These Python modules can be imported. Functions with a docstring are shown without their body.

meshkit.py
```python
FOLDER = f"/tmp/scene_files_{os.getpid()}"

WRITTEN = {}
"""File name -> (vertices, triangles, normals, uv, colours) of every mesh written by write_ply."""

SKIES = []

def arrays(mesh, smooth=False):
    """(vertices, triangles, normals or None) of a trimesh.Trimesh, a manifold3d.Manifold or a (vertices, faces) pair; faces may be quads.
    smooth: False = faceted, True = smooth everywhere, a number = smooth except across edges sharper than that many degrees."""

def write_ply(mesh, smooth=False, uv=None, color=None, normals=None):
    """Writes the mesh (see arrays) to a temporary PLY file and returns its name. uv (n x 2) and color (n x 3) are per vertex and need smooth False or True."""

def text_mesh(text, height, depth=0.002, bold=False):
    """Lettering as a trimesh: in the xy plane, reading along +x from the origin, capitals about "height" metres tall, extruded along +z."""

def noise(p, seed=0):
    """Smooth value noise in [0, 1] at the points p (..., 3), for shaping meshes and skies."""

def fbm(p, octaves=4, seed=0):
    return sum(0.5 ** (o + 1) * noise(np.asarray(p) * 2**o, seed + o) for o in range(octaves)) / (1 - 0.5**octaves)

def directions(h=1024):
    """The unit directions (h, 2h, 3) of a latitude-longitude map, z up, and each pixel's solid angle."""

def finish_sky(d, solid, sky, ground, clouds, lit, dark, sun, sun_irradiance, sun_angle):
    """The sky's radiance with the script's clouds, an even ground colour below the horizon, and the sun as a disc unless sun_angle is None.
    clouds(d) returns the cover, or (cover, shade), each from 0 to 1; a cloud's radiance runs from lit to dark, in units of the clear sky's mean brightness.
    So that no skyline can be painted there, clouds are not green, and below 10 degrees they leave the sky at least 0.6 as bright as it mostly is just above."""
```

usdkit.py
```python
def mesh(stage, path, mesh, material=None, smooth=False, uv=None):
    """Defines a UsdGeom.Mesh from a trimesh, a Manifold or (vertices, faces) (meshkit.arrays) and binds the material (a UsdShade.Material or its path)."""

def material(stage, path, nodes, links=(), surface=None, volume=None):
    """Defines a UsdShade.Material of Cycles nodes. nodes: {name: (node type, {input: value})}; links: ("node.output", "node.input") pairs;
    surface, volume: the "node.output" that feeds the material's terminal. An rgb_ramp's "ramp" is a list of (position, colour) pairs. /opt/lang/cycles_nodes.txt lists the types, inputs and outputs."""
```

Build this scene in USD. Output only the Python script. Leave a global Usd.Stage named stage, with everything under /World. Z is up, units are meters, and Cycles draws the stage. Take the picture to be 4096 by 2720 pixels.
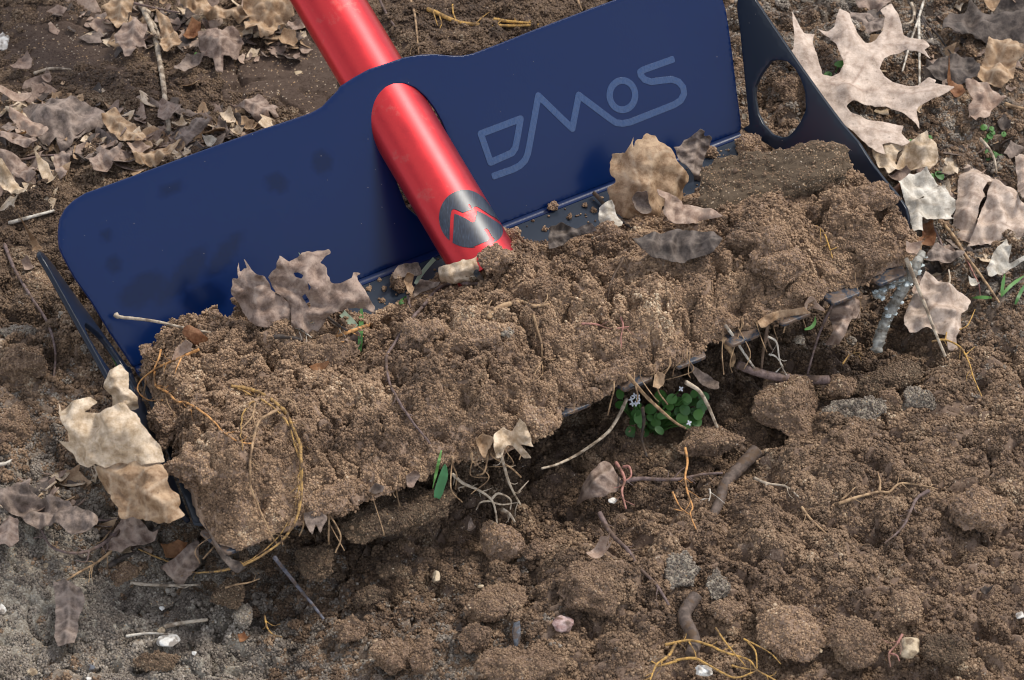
import math, random
import numpy as np, trimesh, shapely, usdkit, meshkit
from shapely.geometry import Polygon, LineString, Point
from shapely.ops import unary_union
from scipy.spatial import Delaunay, cKDTree
from scipy.interpolate import RBFInterpolator, RegularGridInterpolator
from scipy.ndimage import gaussian_filter
from pxr import Usd, UsdGeom, UsdLux, UsdShade, Gf, Sdf, Vt

stage = Usd.Stage.CreateInMemory()
UsdGeom.SetStageUpAxis(stage, UsdGeom.Tokens.z)
UsdGeom.SetStageMetersPerUnit(stage, 1.0)
UsdGeom.Xform.Define(stage, '/World')
UsdGeom.Scope.Define(stage, '/World/Looks')

# ---------------------------------------------------------------- camera, sky, sun, exposure
CAM = np.array([0.0372, -1.7203, 1.5607]); PITCH = math.radians(42.626)
FOCAL, APER, SW, SH = 90.0, 23.6, 4096, 2720
cam = UsdGeom.Camera.Define(stage, '/World/camera')
cam.AddTranslateOp().Set(Gf.Vec3d(*CAM)); cam.AddRotateXOp().Set(90 - math.degrees(PITCH))
cam.CreateFocalLengthAttr(FOCAL); cam.CreateHorizontalApertureAttr(APER); cam.CreateVerticalApertureAttr(APER * SH / SW)
cam.CreateFStopAttr(13.0); cam.CreateFocusDistanceAttr(2.26); cam.CreateClippingRangeAttr(Gf.Vec2f(0.05, 1000))
cam.CreateExposureAttr(0.80)
SUN_AZ, SUN_EL = math.radians(62), math.radians(56)      # azimuth measured from +y towards +x
usdkit.material(stage, '/World/Looks/sky', {
    'tc': ('texture_coordinate', {}),
    'sky': ('sky_texture', {'sky_type': 'single_scattering', 'sun_disc': False, 'sun_elevation': SUN_EL, 'sun_rotation': SUN_AZ, 'aerosol_density': 1.5}),
    'n': ('noise_texture', {'scale': 2.2, 'detail': 5.0, 'roughness': 0.55}),
    'r': ('map_range', {'from_min': 0.44, 'from_max': 0.66, 'to_min': 0.05, 'to_max': 0.85, 'clamp': True}),
    'cl': ('color', {'value': (8.6, 8.4, 8.2)}),
    'mx': ('mix', {'mix_type': 'mix'}),
    'bg': ('background_shader', {'strength': 0.115})},
    [('tc.generated', 'n.vector'), ('n.fac', 'r.value'), ('r.result', 'mx.fac'), ('sky.color', 'mx.color1'), ('cl.color', 'mx.color2'), ('mx.color', 'bg.color')],
    surface='bg.background')
dome = UsdLux.DomeLight.Define(stage, '/World/sky')
UsdShade.MaterialBindingAPI.Apply(dome.GetPrim()).Bind(UsdShade.Material.Get(stage, '/World/Looks/sky'))
dome.GetPrim().SetCustomDataByKey('kind', 'structure')
dome.GetPrim().SetCustomDataByKey('label', 'bright cloudy daytime sky')
sun = UsdLux.DistantLight.Define(stage, '/World/sun')
sun.CreateIntensityAttr(0.5); sun.CreateAngleAttr(13.0); sun.CreateColorAttr(Gf.Vec3f(1.0, 0.95, 0.87))
sun.GetPrim().CreateAttribute('inputs:normalize', Sdf.ValueTypeNames.Bool).Set(True)
sun.AddRotateZOp().Set(-math.degrees(SUN_AZ)); sun.AddRotateXOp().Set(-(90 - math.degrees(SUN_EL)))

# ---------------------------------------------------------------- small helpers
used = {}
def prim_path(name, parent=None):
    base = (parent if isinstance(parent, str) else str(parent.GetPath())) if parent is not None else '/World'
    k = base + '/' + name
    n = used.get(k, 0); used[k] = n + 1
    return k if n == 0 else f'{k}_{n:03d}'
def tag(p, label=None, cat=None, group=None, kind=None):
    p = p.GetPrim() if hasattr(p, 'GetPrim') else p
    for k, v in (('label', label), ('category', cat), ('group', group), ('kind', kind)):
        if v: p.SetCustomDataByKey(k, v)
    return p
def obj(name, mesh, mat, parent=None, smooth=35, attrs=None, label=None, cat=None, group=None, kind=None):
    m = usdkit.mesh(stage, prim_path(name, parent), mesh, mat, smooth=smooth)
    for k, v in (attrs or {}).items():
        UsdGeom.PrimvarsAPI(m).CreatePrimvar(k, Sdf.ValueTypeNames.FloatArray, 'vertex').Set(Vt.FloatArray.FromNumpy(np.asarray(v, np.float32)))
    return tag(m, label, cat, group, kind)
def thing(name, label, cat, group=None, kind=None, loc=(0, 0, 0)):
    x = UsdGeom.Xform.Define(stage, prim_path(name))
    if any(loc): x.AddTranslateOp().Set(Gf.Vec3d(*map(float, loc)))
    return tag(x, label, cat, group, kind)

FPX = FOCAL / APER * SW
FWD = np.array([0, math.cos(PITCH), -math.sin(PITCH)]); UPV = np.array([0, math.sin(PITCH), math.cos(PITCH)]); RGT = np.array([1.0, 0, 0])
def rays(S):
    S = np.atleast_2d(np.asarray(S, float))
    d = FWD + ((S[:, :1] - SW / 2) / FPX) * RGT - ((S[:, 1:2] - SH / 2) / FPX) * UPV
    return d / np.linalg.norm(d, axis=1, keepdims=True)
k_ = 1400 / 2360
VIEW = {'V': (0, 0, 4096 / 2361), 'R1': (0, 0, k_), 'R2': (1300, 0, k_), 'R3': (2696, 0, k_), 'R4': (0, 900, k_), 'R5': (1300, 900, k_), 'R6': (2696, 900, k_),
        'R7': (0, 1790, k_), 'R8': (1300, 1790, k_), 'R9': (2696, 1790, k_), 'L': (1880, 200, 900 / 2361), 'E': (1640, 660, 500 / 1704),
        'A': (900, 960, 660 / 2352), 'T': (2300, 480, 660 / 2352), 'G': (3380, 560, 716 / 2159), 'S': (0, 0, 1)}
def C(view, pts):
    ox, oy, s = VIEW[view]
    return np.atleast_2d(np.asarray(pts, float)) * s + (ox, oy)
def hit_plane(S, p0, n):
    d = rays(S); t = ((np.asarray(p0) - CAM) @ n) / (d @ n)
    return CAM + d * t[:, None]
def sstep(x, a, b):
    t = np.clip((x - a) / (b - a), 0, 1); return t * t * (3 - 2 * t)
def catmull(P, step):
    P = np.asarray(P, float)
    if len(P) < 3:
        n = max(2, int(np.linalg.norm(P[-1] - P[0]) / step)); return P[0] + (P[-1] - P[0]) * np.linspace(0, 1, n)[:, None]
    Q = np.vstack([2 * P[0] - P[1], P, 2 * P[-1] - P[-2]]); out = []
    for i in range(1, len(Q) - 2):
        a, b, c, d = Q[i - 1:i + 3]; n = max(2, int(np.linalg.norm(c - b) / step))
        t = np.linspace(0, 1, n, endpoint=False)[:, None]
        out.append(0.5 * ((2 * b) + (c - a) * t + (2 * a - 5 * b + 4 * c - d) * t * t + (3 * b - a - 3 * c + d) * t ** 3))
    return np.vstack(out + [P[-1:]])
def tube(P, R, sides=7, rough=0.0, seed=0):
    P = np.asarray(P, float); R = np.broadcast_to(np.asarray(R, float), len(P))
    T = np.gradient(P, axis=0); T /= np.linalg.norm(T, axis=1, keepdims=True) + 1e-12
    u = np.cross(T[0], [0.3, 0.2, 0.93]); u /= np.linalg.norm(u); V = []
    rg = np.random.default_rng(seed)
    for i in range(len(P)):
        u = u - T[i] * (u @ T[i]); u /= np.linalg.norm(u); w = np.cross(T[i], u)
        a = np.arange(sides) * 2 * np.pi / sides
        r = R[i] * (1 + rough * rg.uniform(-1, 1, sides))
        V.append(P[i] + r[:, None] * (np.cos(a)[:, None] * u + np.sin(a)[:, None] * w))
    V = np.vstack(V + [P[:1] - T[0] * R[0] * .4, P[-1:] + T[-1] * R[-1] * .4]); F = []; n = len(P)
    for i in range(n - 1):
        for j in range(sides):
            a, b = i * sides + j, i * sides + (j + 1) % sides
            F += [[a, b, b + sides], [a, b + sides, a + sides]]
    for j in range(sides):
        F += [[n * sides, (j + 1) % sides, j], [n * sides + 1, (n - 1) * sides + j, (n - 1) * sides + (j + 1) % sides]]
    return trimesh.Trimesh(V, F, process=False)
def resample(ring, step):
    ls = LineString(ring); n = max(6, int(ls.length / step))
    return np.array([ls.interpolate(i / n, normalized=True).coords[0] for i in range(n)])
def tri2d(poly, spacing, bstep, seed=0):
    """Triangulates a shapely polygon: points (n,2), triangles (m,3) counter-clockwise."""
    rg = np.random.default_rng(seed); rings = [resample(poly.exterior.coords, bstep)] + [resample(i.coords, bstep) for i in poly.interiors]
    B = np.vstack(rings); x0, y0, x1, y1 = poly.bounds
    gx, gy = np.meshgrid(np.arange(x0, x1, spacing), np.arange(y0, y1, spacing * .87)); gx = gx + (np.arange(gx.shape[0]) % 2)[:, None] * spacing / 2
    g = np.c_[gx.ravel(), gy.ravel()] + rg.uniform(-.12, .12, (gx.size, 2)) * spacing
    inner = poly.buffer(-bstep * .6)
    if not inner.is_empty: g = g[shapely.contains_xy(inner, g[:, 0], g[:, 1])]
    P = np.vstack([B, g]) if len(g) else B
    t = Delaunay(P).simplices; c = P[t].mean(1); t = t[shapely.contains_xy(poly, c[:, 0], c[:, 1])]
    a = np.cross(P[t[:, 1]] - P[t[:, 0]], P[t[:, 2]] - P[t[:, 0]]); t[a < 0] = t[a < 0][:, ::-1]; t = t[np.abs(a) > 1e-12]
    u, inv = np.unique(t, return_inverse=True); return P[u], inv.reshape(t.shape)
def edges_of(t):
    e = np.vstack([t[:, [0, 1]], t[:, [1, 2]], t[:, [2, 0]]]); key = np.sort(e, 1)
    _, inv, cnt = np.unique(key, axis=0, return_inverse=True, return_counts=True); return e[cnt[inv.ravel()] == 1]
def solid(front, back, t, mids=()):
    """Closes two matching sheets: front (counter-clockwise seen from outside), back, optional ring positions between."""
    n = len(front); e = edges_of(t); layers = [front, *mids, back]; V = [front, back]; F = [t, t[:, ::-1] + n]
    off = [0] + [2 * n + i * n for i in range(len(mids))] + [n]
    for m in mids: V.append(m)
    for a, b in zip(off[:-1], off[1:]):
        F.append(np.c_[e[:, 0] + a, e[:, 0] + b, e[:, 1] + b]); F.append(np.c_[e[:, 0] + a, e[:, 1] + b, e[:, 1] + a])
    V, F = np.vstack(V), np.vstack(F); u, inv = np.unique(F, return_inverse=True)
    return V[u], inv.reshape(F.shape), u
def sheet(poly, to3, thick, cham, spacing, bstep, seed=0):
    """A plate of even thickness with chamfered rims; to3(p, depth) maps the 2-D shape into space."""
    P, t = tri2d(poly.buffer(-cham, join_style=1), spacing, bstep, seed); e = edges_of(t); d = P[e[:, 1]] - P[e[:, 0]]
    nrm = np.c_[d[:, 1], -d[:, 0]]; N = np.zeros_like(P); np.add.at(N, e[:, 0], nrm); np.add.at(N, e[:, 1], nrm)
    N /= np.linalg.norm(N, axis=1, keepdims=True) + 1e-12; o = P + N * cham
    v, f, u = solid(to3(P, 0.0), to3(P, thick), t, [to3(o, cham), to3(o, thick - cham)])
    return (v, f), P, u, len(P)
def fbm2(x, y, scale, octv=4, seed=0):
    return meshkit.fbm(np.stack([x / scale, y / scale, np.full_like(x, seed * 7.31)], -1), octv, seed) - .5
def domes(x, y, cell, seed, rmin=.45, rmax=.95, k=3, pts3=None):
    """Rounded crumbs of one size packed over the plane: heights from 0 to 1 (times cell)."""
    rg = np.random.default_rng(seed); x0, x1, y0, y1 = x.min() - cell, x.max() + cell, y.min() - cell, y.max() + cell
    n = int((x1 - x0) * (y1 - y0) / cell ** 2 * 1.15) + 4
    p = np.c_[rg.uniform(x0, x1, n), rg.uniform(y0, y1, n)]; r = rg.uniform(rmin, rmax, n) * cell; z = rg.uniform(-.22, .22, n) * cell
    d, i = cKDTree(p).query(np.c_[x.ravel(), y.ravel()], k=k, workers=-1)
    h = np.where(d < r[i], np.sqrt(np.maximum(r[i] ** 2 - d ** 2, 0)) + z[i], -.4 * cell).max(1)
    return (h / cell).reshape(x.shape)
def pits(x, y, cell, r0, r1, depth, seed):
    rg = np.random.default_rng(seed); n = int((x.max() - x.min()) * (y.max() - y.min()) / cell ** 2); p = np.c_[rg.uniform(x.min(), x.max(), n), rg.uniform(y.min(), y.max(), n)]; r = rg.uniform(r0, r1, n)
    wx, wy = x + r1 * 2.5 * fbm2(x, y, r1 * 2, 2, seed), y + r1 * 2.5 * fbm2(x, y, r1 * 2, 2, seed + 1); d, i = cKDTree(p).query(np.c_[wx.ravel(), wy.ravel()], workers=-1)
    return (depth * np.exp(-(d / r[i]) ** 4) * (r[i] / r1)).reshape(x.shape)
def bumpy_ball(center, size, seed, squash=(1, 1, 1), sub=4, amp=.25, grain=.0022, rot=0.0):
    """An irregular clod or stone: a ball shaped by low noise, then by crumbs; size is a radius in metres."""
    m = trimesh.creation.icosphere(sub, 1.0); v = np.array(m.vertices); d = v.copy(); rg = np.random.default_rng(seed)
    ne = rg.uniform(2.4, 6.0); Q = np.linalg.qr(rg.normal(size=(3, 3)))[0]; w = d @ Q; w = w / (np.abs(w) ** ne).sum(1, keepdims=True) ** (1 / ne); d = (w / np.linalg.norm(w, axis=1).mean()) @ Q.T
    for _ in range(8):                                          # broken faces
        nn = rg.normal(size=3); nn /= np.linalg.norm(nn); c = rg.uniform(.50, .92); s = d @ nn
        d = d - nn * np.maximum(s - c, 0)[:, None] * .9
    d = d * (1 + amp * (meshkit.fbm(v * 1.7 + seed * 3.1, 3, seed) - .5) * 2)[:, None]
    d = d * np.asarray(squash) * size
    if grain: d = d + v * ((meshkit.fbm(d / (grain * 2.2) + 50, 3, seed + 5) - .5) * grain * 2.6 + (meshkit.fbm(d / (size * .35) + 20, 3, seed + 9) - .5) * size * amp * 1.1)[:, None]
    c, s = math.cos(rot), math.sin(rot); d = d @ np.array([[c, s, 0], [-s, c, 0], [0, 0, 1]])
    return trimesh.Trimesh(d + np.asarray(center), m.faces, process=False)

# ---------------------------------------------------------------- materials
def mat(name, nodes, links, surface='p.BSDF'):
    return usdkit.material(stage, '/World/Looks/' + name, nodes, links, surface=surface)
def soil_mat(name, cols, light=.5, attr=True, scale=1.0):
    nodes = {'g': ('geometry', {}), 'oi': ('object_info', {}),
             'v': ('voronoi_texture', {'scale': 1300.0 * scale}), 'vb': ('separate_color', {}),
             'n': ('noise_texture', {'scale': 26.0, 'detail': 4.0, 'roughness': .6}), 'n2': ('noise_texture', {'scale': 330.0, 'detail': 3.0, 'roughness': .65}),
             'mixf': ('math', {'math_type': 'multiply_add', 'value2': .62}), 'm2': ('math', {'math_type': 'multiply_add', 'value2': .55}),
             'ramp': ('rgb_ramp', {'ramp': cols}),
             'gr': ('rgb_ramp', {'ramp': [(0, (.40, .30, .20)), (.5, (.32, .20, .10)), (1, (.46, .40, .32))]}),
             'thr': ('math', {'math_type': 'greater_than', 'value2': 1 - .07 * light}), 'mg': ('mix', {}),
             'b': ('bump', {'strength': .55, 'distance': .0012}),
             'p': ('principled_bsdf', {'roughness': .92, 'specular_ior_level': .22, 'diffuse_roughness': .6})}
    links = [('g.position', 'v.vector'), ('g.position', 'n.vector'), ('g.position', 'n2.vector'), ('v.color', 'vb.color'), ('vb.r', 'mixf.value1'),
             ('n2.fac', 'm2.value1'), ('n.fac', 'm2.value3'), ('m2.value', 'mixf.value3'), ('mixf.value', 'ramp.fac'),
             ('vb.g', 'thr.value1'), ('thr.value', 'mg.fac'), ('vb.b', 'gr.fac'), ('gr.color', 'mg.color2'), ('n2.fac', 'b.height'), ('b.normal', 'p.normal')]
    if attr:
        nodes.update({'a': ('attribute', {'attribute': 'sand'}), 'sc': ('rgb_ramp', {'ramp': [(.45, (.055, .045, .035)), (.8, (.18, .15, .115)), (1.15, (.30, .265, .21)), (1.5, (.45, .41, .34))]}),
                      'sn': ('math', {'math_type': 'multiply', 'value2': .66}), 'ms': ('mix', {})})
        nodes['sc'][1]['ramp'] = [(.25, (.05, .04, .03)), (.5, (.15, .122, .09)), (.75, (.24, .21, .165)), (1, (.42, .38, .31))]
        nodes.update({'da': ('attribute', {'attribute': 'damp_shade'}), 'dm': ('mix', {'mix_type': 'multiply', 'color2': (.42, .42, .44)})})
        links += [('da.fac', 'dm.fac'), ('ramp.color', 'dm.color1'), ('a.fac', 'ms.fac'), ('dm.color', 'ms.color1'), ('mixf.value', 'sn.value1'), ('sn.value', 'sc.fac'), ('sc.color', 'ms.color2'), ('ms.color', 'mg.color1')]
    else:
        links += [('ramp.color', 'mg.color1')]
    links += [('mg.color', 'p.base_color')]
    return mat(name, nodes, links)
BROWN = [(.30, (.020, .0125, .009)), (.5, (.085, .053, .036)), (.8, (.145, .093, .063)), (1.0, (.22, .15, .105))]
PILE = [(.28, (.040, .025, .017)), (.5, (.115, .072, .048)), (.75, (.185, .120, .081)), (1.0, (.27, .185, .13))]
soil_brown = soil_mat('loam', BROWN, .5)
soil_pile = soil_mat('dug_soil', PILE, .6, attr=False)
def grain_mat(name, ramp):
    return mat(name, {'g': ('geometry', {}), 't': ('attribute', {'attribute': 'tone'}), 'n': ('noise_texture', {'scale': 30.0, 'detail': 5.0, 'roughness': .7}), 'o': ('map_range', {'from_min': .34, 'from_max': .66, 'to_min': -.12, 'to_max': .60}), 'ts': ('math', {'math_type': 'multiply', 'value2': .54}), 'a': ('math', {'math_type': 'add', 'use_clamp': True}),
        'r': ('rgb_ramp', {'ramp': ramp}), 'p': ('principled_bsdf', {'roughness': .7, 'specular_ior_level': .35})},
        [('g.position', 'n.vector'), ('n.fac', 'o.value'), ('t.fac', 'ts.value1'), ('ts.value', 'a.value1'), ('o.result', 'a.value2'), ('a.value', 'r.fac'), ('r.color', 'p.base_color')])
GR = [(0, (.040, .0255, .018)), (.22, (.070, .044, .0305)), (.5, (.122, .079, .054)), (.8, (.180, .121, .084)), (.97, (.235, .168, .122)), (1, (.29, .23, .18))]
def scaled(r, k): return [(s, (k * 1.03 * col[0], k * 1.0 * col[1], k * .86 * col[2])) for s, col in r]
soil_grain = grain_mat('soil_grain', scaled(GR, 1.78)); loam_grain = grain_mat('loam_grain', scaled(GR, 1.36)); damp_shade_grain = grain_mat('damp_shade_grain', scaled(GR, .86))  # darkest grains: moist soil, dark clods and the shade painted under the blade
sand_grain = grain_mat('sand_grain', [(0, (.062, .048, .037)), (.3, (.125, .10, .078)), (.6, (.205, .170, .134)), (.88, (.31, .265, .212)), (1, (.46, .41, .34))])
soil_grey = soil_mat('sandy_clod', [(.3, (.04, .032, .023)), (.55, (.095, .074, .053)), (.8, (.17, .138, .102)), (1, (.30, .26, .20))], 1.2, attr=False)
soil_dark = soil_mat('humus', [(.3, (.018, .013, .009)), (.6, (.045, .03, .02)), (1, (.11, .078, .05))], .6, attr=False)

def paint_mat(name, base, extra=()):
    nodes = {'tc': ('texture_coordinate', {}), 'g': ('geometry', {}), 'n': ('noise_texture', {'scale': 900.0, 'detail': 2.0}), 'nl': ('noise_texture', {'scale': 9.0, 'detail': 5.0, 'roughness': .6}),
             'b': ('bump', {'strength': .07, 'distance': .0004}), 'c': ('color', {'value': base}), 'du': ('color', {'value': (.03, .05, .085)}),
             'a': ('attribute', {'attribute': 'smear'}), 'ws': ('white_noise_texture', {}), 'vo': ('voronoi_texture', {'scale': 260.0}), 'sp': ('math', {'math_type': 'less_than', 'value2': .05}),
             'vs': ('separate_color', {}), 'sp2': ('math', {'math_type': 'greater_than', 'value2': .86}), 'sp3': ('math', {'math_type': 'multiply'}),
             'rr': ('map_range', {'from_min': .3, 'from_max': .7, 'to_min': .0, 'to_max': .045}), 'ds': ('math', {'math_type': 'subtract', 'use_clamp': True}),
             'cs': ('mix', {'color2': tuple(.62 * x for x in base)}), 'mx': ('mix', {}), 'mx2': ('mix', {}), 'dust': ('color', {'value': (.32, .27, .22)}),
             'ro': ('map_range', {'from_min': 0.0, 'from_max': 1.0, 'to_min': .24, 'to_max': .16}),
             'p': ('principled_bsdf', {'specular_ior_level': .31, 'coat_weight': 0.0})}
    links = [('g.position', 'n.vector'), ('g.position', 'nl.vector'), ('g.position', 'vo.vector'), ('n.fac', 'b.height'), ('b.normal', 'p.normal'), ('vo.distance', 'sp.value1'), ('vo.color', 'vs.color'), ('vs.r', 'sp2.value1'),
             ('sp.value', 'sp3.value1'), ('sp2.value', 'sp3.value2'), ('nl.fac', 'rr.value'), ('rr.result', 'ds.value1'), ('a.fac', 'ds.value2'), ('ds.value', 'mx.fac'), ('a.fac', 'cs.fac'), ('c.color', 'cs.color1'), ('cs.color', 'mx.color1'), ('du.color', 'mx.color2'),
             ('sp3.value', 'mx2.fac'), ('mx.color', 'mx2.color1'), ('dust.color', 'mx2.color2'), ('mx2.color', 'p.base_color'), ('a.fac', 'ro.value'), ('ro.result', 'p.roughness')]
    return mat(name, nodes, links)
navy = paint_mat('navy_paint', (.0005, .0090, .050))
black_paint = paint_mat('black_paint', (.004, .006, .011))
shelf_sheen_paint = paint_mat('shelf_sheen_paint', (.022, .028, .038))  # blade paint made lighter: sky reflection on the floor put into the base colour
logo_mat = mat('logo_print', {'p': ('principled_bsdf', {'base_color': (.008, .032, .100), 'roughness': .27, 'specular_ior_level': .75}), 'g': ('geometry', {}), 'n': ('noise_texture', {'scale': 420.0, 'detail': 3.0}), 'b': ('bump', {'strength': .5, 'distance': .0008})},
    [('g.position', 'n.vector'), ('n.fac', 'b.height'), ('b.normal', 'p.normal')])
red = mat('red_anodised', {'g': ('geometry', {}), 'n': ('noise_texture', {'scale': 1500.0, 'detail': 2.0}), 'n2': ('noise_texture', {'scale': 60.0, 'detail': 6.0, 'roughness': .75}), 'dm': ('map_range', {'from_min': .58, 'from_max': .75, 'to_min': 0.0, 'to_max': .35, 'clamp': True}), 'c': ('color', {'value': (.44, .018, .022)}), 'du': ('color', {'value': (.34, .18, .14)}), 'mx': ('mix', {}),
    'ro': ('map_range', {'from_min': .3, 'from_max': .7, 'to_min': .30, 'to_max': .42}), 'b': ('bump', {'strength': .05, 'distance': .0004}), 'p': ('principled_bsdf', {'metallic': .88, 'specular_ior_level': .5, 'coat_weight': .4, 'coat_roughness': .3})},
    [('g.position', 'n.vector'), ('g.position', 'n2.vector'), ('n2.fac', 'dm.value'), ('dm.result', 'mx.fac'), ('c.color', 'mx.color1'), ('du.color', 'mx.color2'), ('mx.color', 'p.base_color'), ('n2.fac', 'ro.value'), ('ro.result', 'p.roughness'), ('n.fac', 'b.height'), ('b.normal', 'p.normal')])
emblem_mat = mat('emblem_print', {'tc': ('texture_coordinate', {}), 'g': ('geometry', {}), 'mp': ('mapping', {'rotation': (0.0, 0.0, -.53), 'scale': (1500.0, 18.0, 600.0)}), 'n': ('noise_texture', {'scale': 1.0, 'detail': 3.0}), 'r': ('rgb_ramp', {'ramp': [(.35, (.004, .006, .012)), (.62, (.014, .021, .036)), (.8, (.05, .065, .09))]}), 'p': ('principled_bsdf', {'roughness': .34, 'specular_ior_level': .6})},
    [('g.position', 'mp.vector'), ('mp.vector', 'n.vector'), ('n.fac', 'r.fac'), ('r.color', 'p.base_color')])
worn = mat('worn_steel', {'g': ('geometry', {}), 'n': ('noise_texture', {'scale': 160.0, 'detail': 5.0, 'roughness': .7}), 'r': ('rgb_ramp', {'ramp': [(.36, (.010, .013, .021)), (.46, (.030, .036, .048)), (.50, (.10, .066, .045)), (.62, (.13, .085, .058)), (.7, (.16, .165, .18))]}), 'p': ('principled_bsdf', {'roughness': .45, 'specular_ior_level': .5})},
    [('g.position', 'n.vector'), ('n.fac', 'r.fac'), ('r.color', 'p.base_color')])

# ---------------------------------------------------------------- the shovel's frame
ORG = np.array([0, 0, .05]); RW = np.array([[.8635, -.5043, -.0081], [.5044, .8635, 0], [.0070, -.0041, 1.0]])
for i in range(3): RW[:, i] /= np.linalg.norm(RW[:, i])
def W(p): return np.asarray(p, float) @ RW.T + ORG
def Lc(p): return (np.asarray(p, float) - ORG) @ RW
AL, BE, HE = math.radians(49.27), math.radians(3.04), math.radians(20.41)
PU = np.array([0, math.cos(AL), math.sin(AL)]); PN = np.array([0, -math.sin(AL), math.cos(AL)])          # plate: up direction and facing normal (local)
FU = np.array([0, -math.cos(BE), math.sin(BE)]); FN = np.array([0, math.sin(BE), math.cos(BE)])          # floor: forward direction and normal
TH = .0026
def on_plate(S):
    L = Lc(hit_plane(S, W((0, 0, 0)), RW @ PN)); return np.c_[L[:, 0], L @ PU]
def on_floor(S, h=0.0):
    L = Lc(hit_plane(S, W(FN * h), RW @ FN)); return np.c_[L[:, 0], L @ FU]
def plate3(p, d):
    p = np.atleast_2d(p); d = np.broadcast_to(d, len(p)); return W(np.c_[p[:, 0], np.zeros((len(p), 2))] + p[:, 1:2] * PU - d[:, None] * PN)
def floor3(p, d):
    p = np.atleast_2d(p); d = np.broadcast_to(d, len(p)); return W(np.c_[p[:, 0], np.zeros((len(p), 2))] + p[:, 1:2] * FU - d[:, None] * FN)

# ---- soil lying in the blade: heights over the floor, from points seen in the photograph
contact = [(885, 712), (935, 690), (1010, 640), (1110, 600), (1160, 550), (1240, 560), (1330, 555), (1400, 522), (1500, 480), (1600, 445), (1655, 412), (1700, 392), (1766, 366)]
bumps = [(330, 826, 16), (400, 790, 20), (480, 742, 28), (540, 732, 24), (600, 702, 28), (690, 725, 26), (760, 745, 14), (830, 730, 6), (400, 900, 34), (450, 1000, 47), (420, 1100, 43), (330, 980, 40), (520, 1080, 42),
         (550, 880, 30), (700, 850, 26), (900, 850, 25), (800, 950, 27), (650, 1000, 32), (1000, 900, 26), (1200, 780, 26), (1100, 680, 22), (1180, 620, 20), (1250, 640, 18), (1400, 700, 24),
         (1500, 600, 20), (1600, 680, 26), (1700, 540, 22), (1800, 600, 26), (1900, 500, 24), (2000, 500, 22), (1750, 440, 20), (1900, 380, 26), (1970, 330, 28), (2030, 560, 20), (2080, 545, 14), (1848, 345, 12), (1915, 300, 26),
         (500, 1180, 22), (600, 1195, 16), (700, 1150, 14), (850, 1090, 13), (980, 1030, 13), (1120, 1000, 13), (1200, 970, 13), (1290, 930, 11), (1350, 875, 12), (1440, 835, 12), (1540, 805, 12),
         (1620, 760, 12), (1700, 712, 12), (1830, 675, 13), (1910, 622, 13), (2000, 600, 12)]
right_side = [(1848, 345), (1915, 300), (1950, 296), (2030, 340), (2110, 440), (2140, 530), (2110, 590)]
front = [(2005, 640), (1910, 662), (1840, 708), (1725, 745), (1690, 742), (1625, 792), (1560, 838), (1470, 862), (1400, 905), (1370, 915), (1310, 932), (1282, 975), (1215, 1015), (1130, 1052), (1060, 1040), (985, 1085), (900, 1128), (840, 1148), (745, 1190), (700, 1206), (640, 1222), (560, 1252), (480, 1250), (425, 1228)]
left_side = [(340, 1150), (290, 1050), (265, 960), (265, 860)]
back = [(322, 822), (400, 772), (480, 738), (545, 725), (600, 705), (690, 728), (780, 742), (850, 728)]
rim = contact + right_side + front + left_side + back
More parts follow.
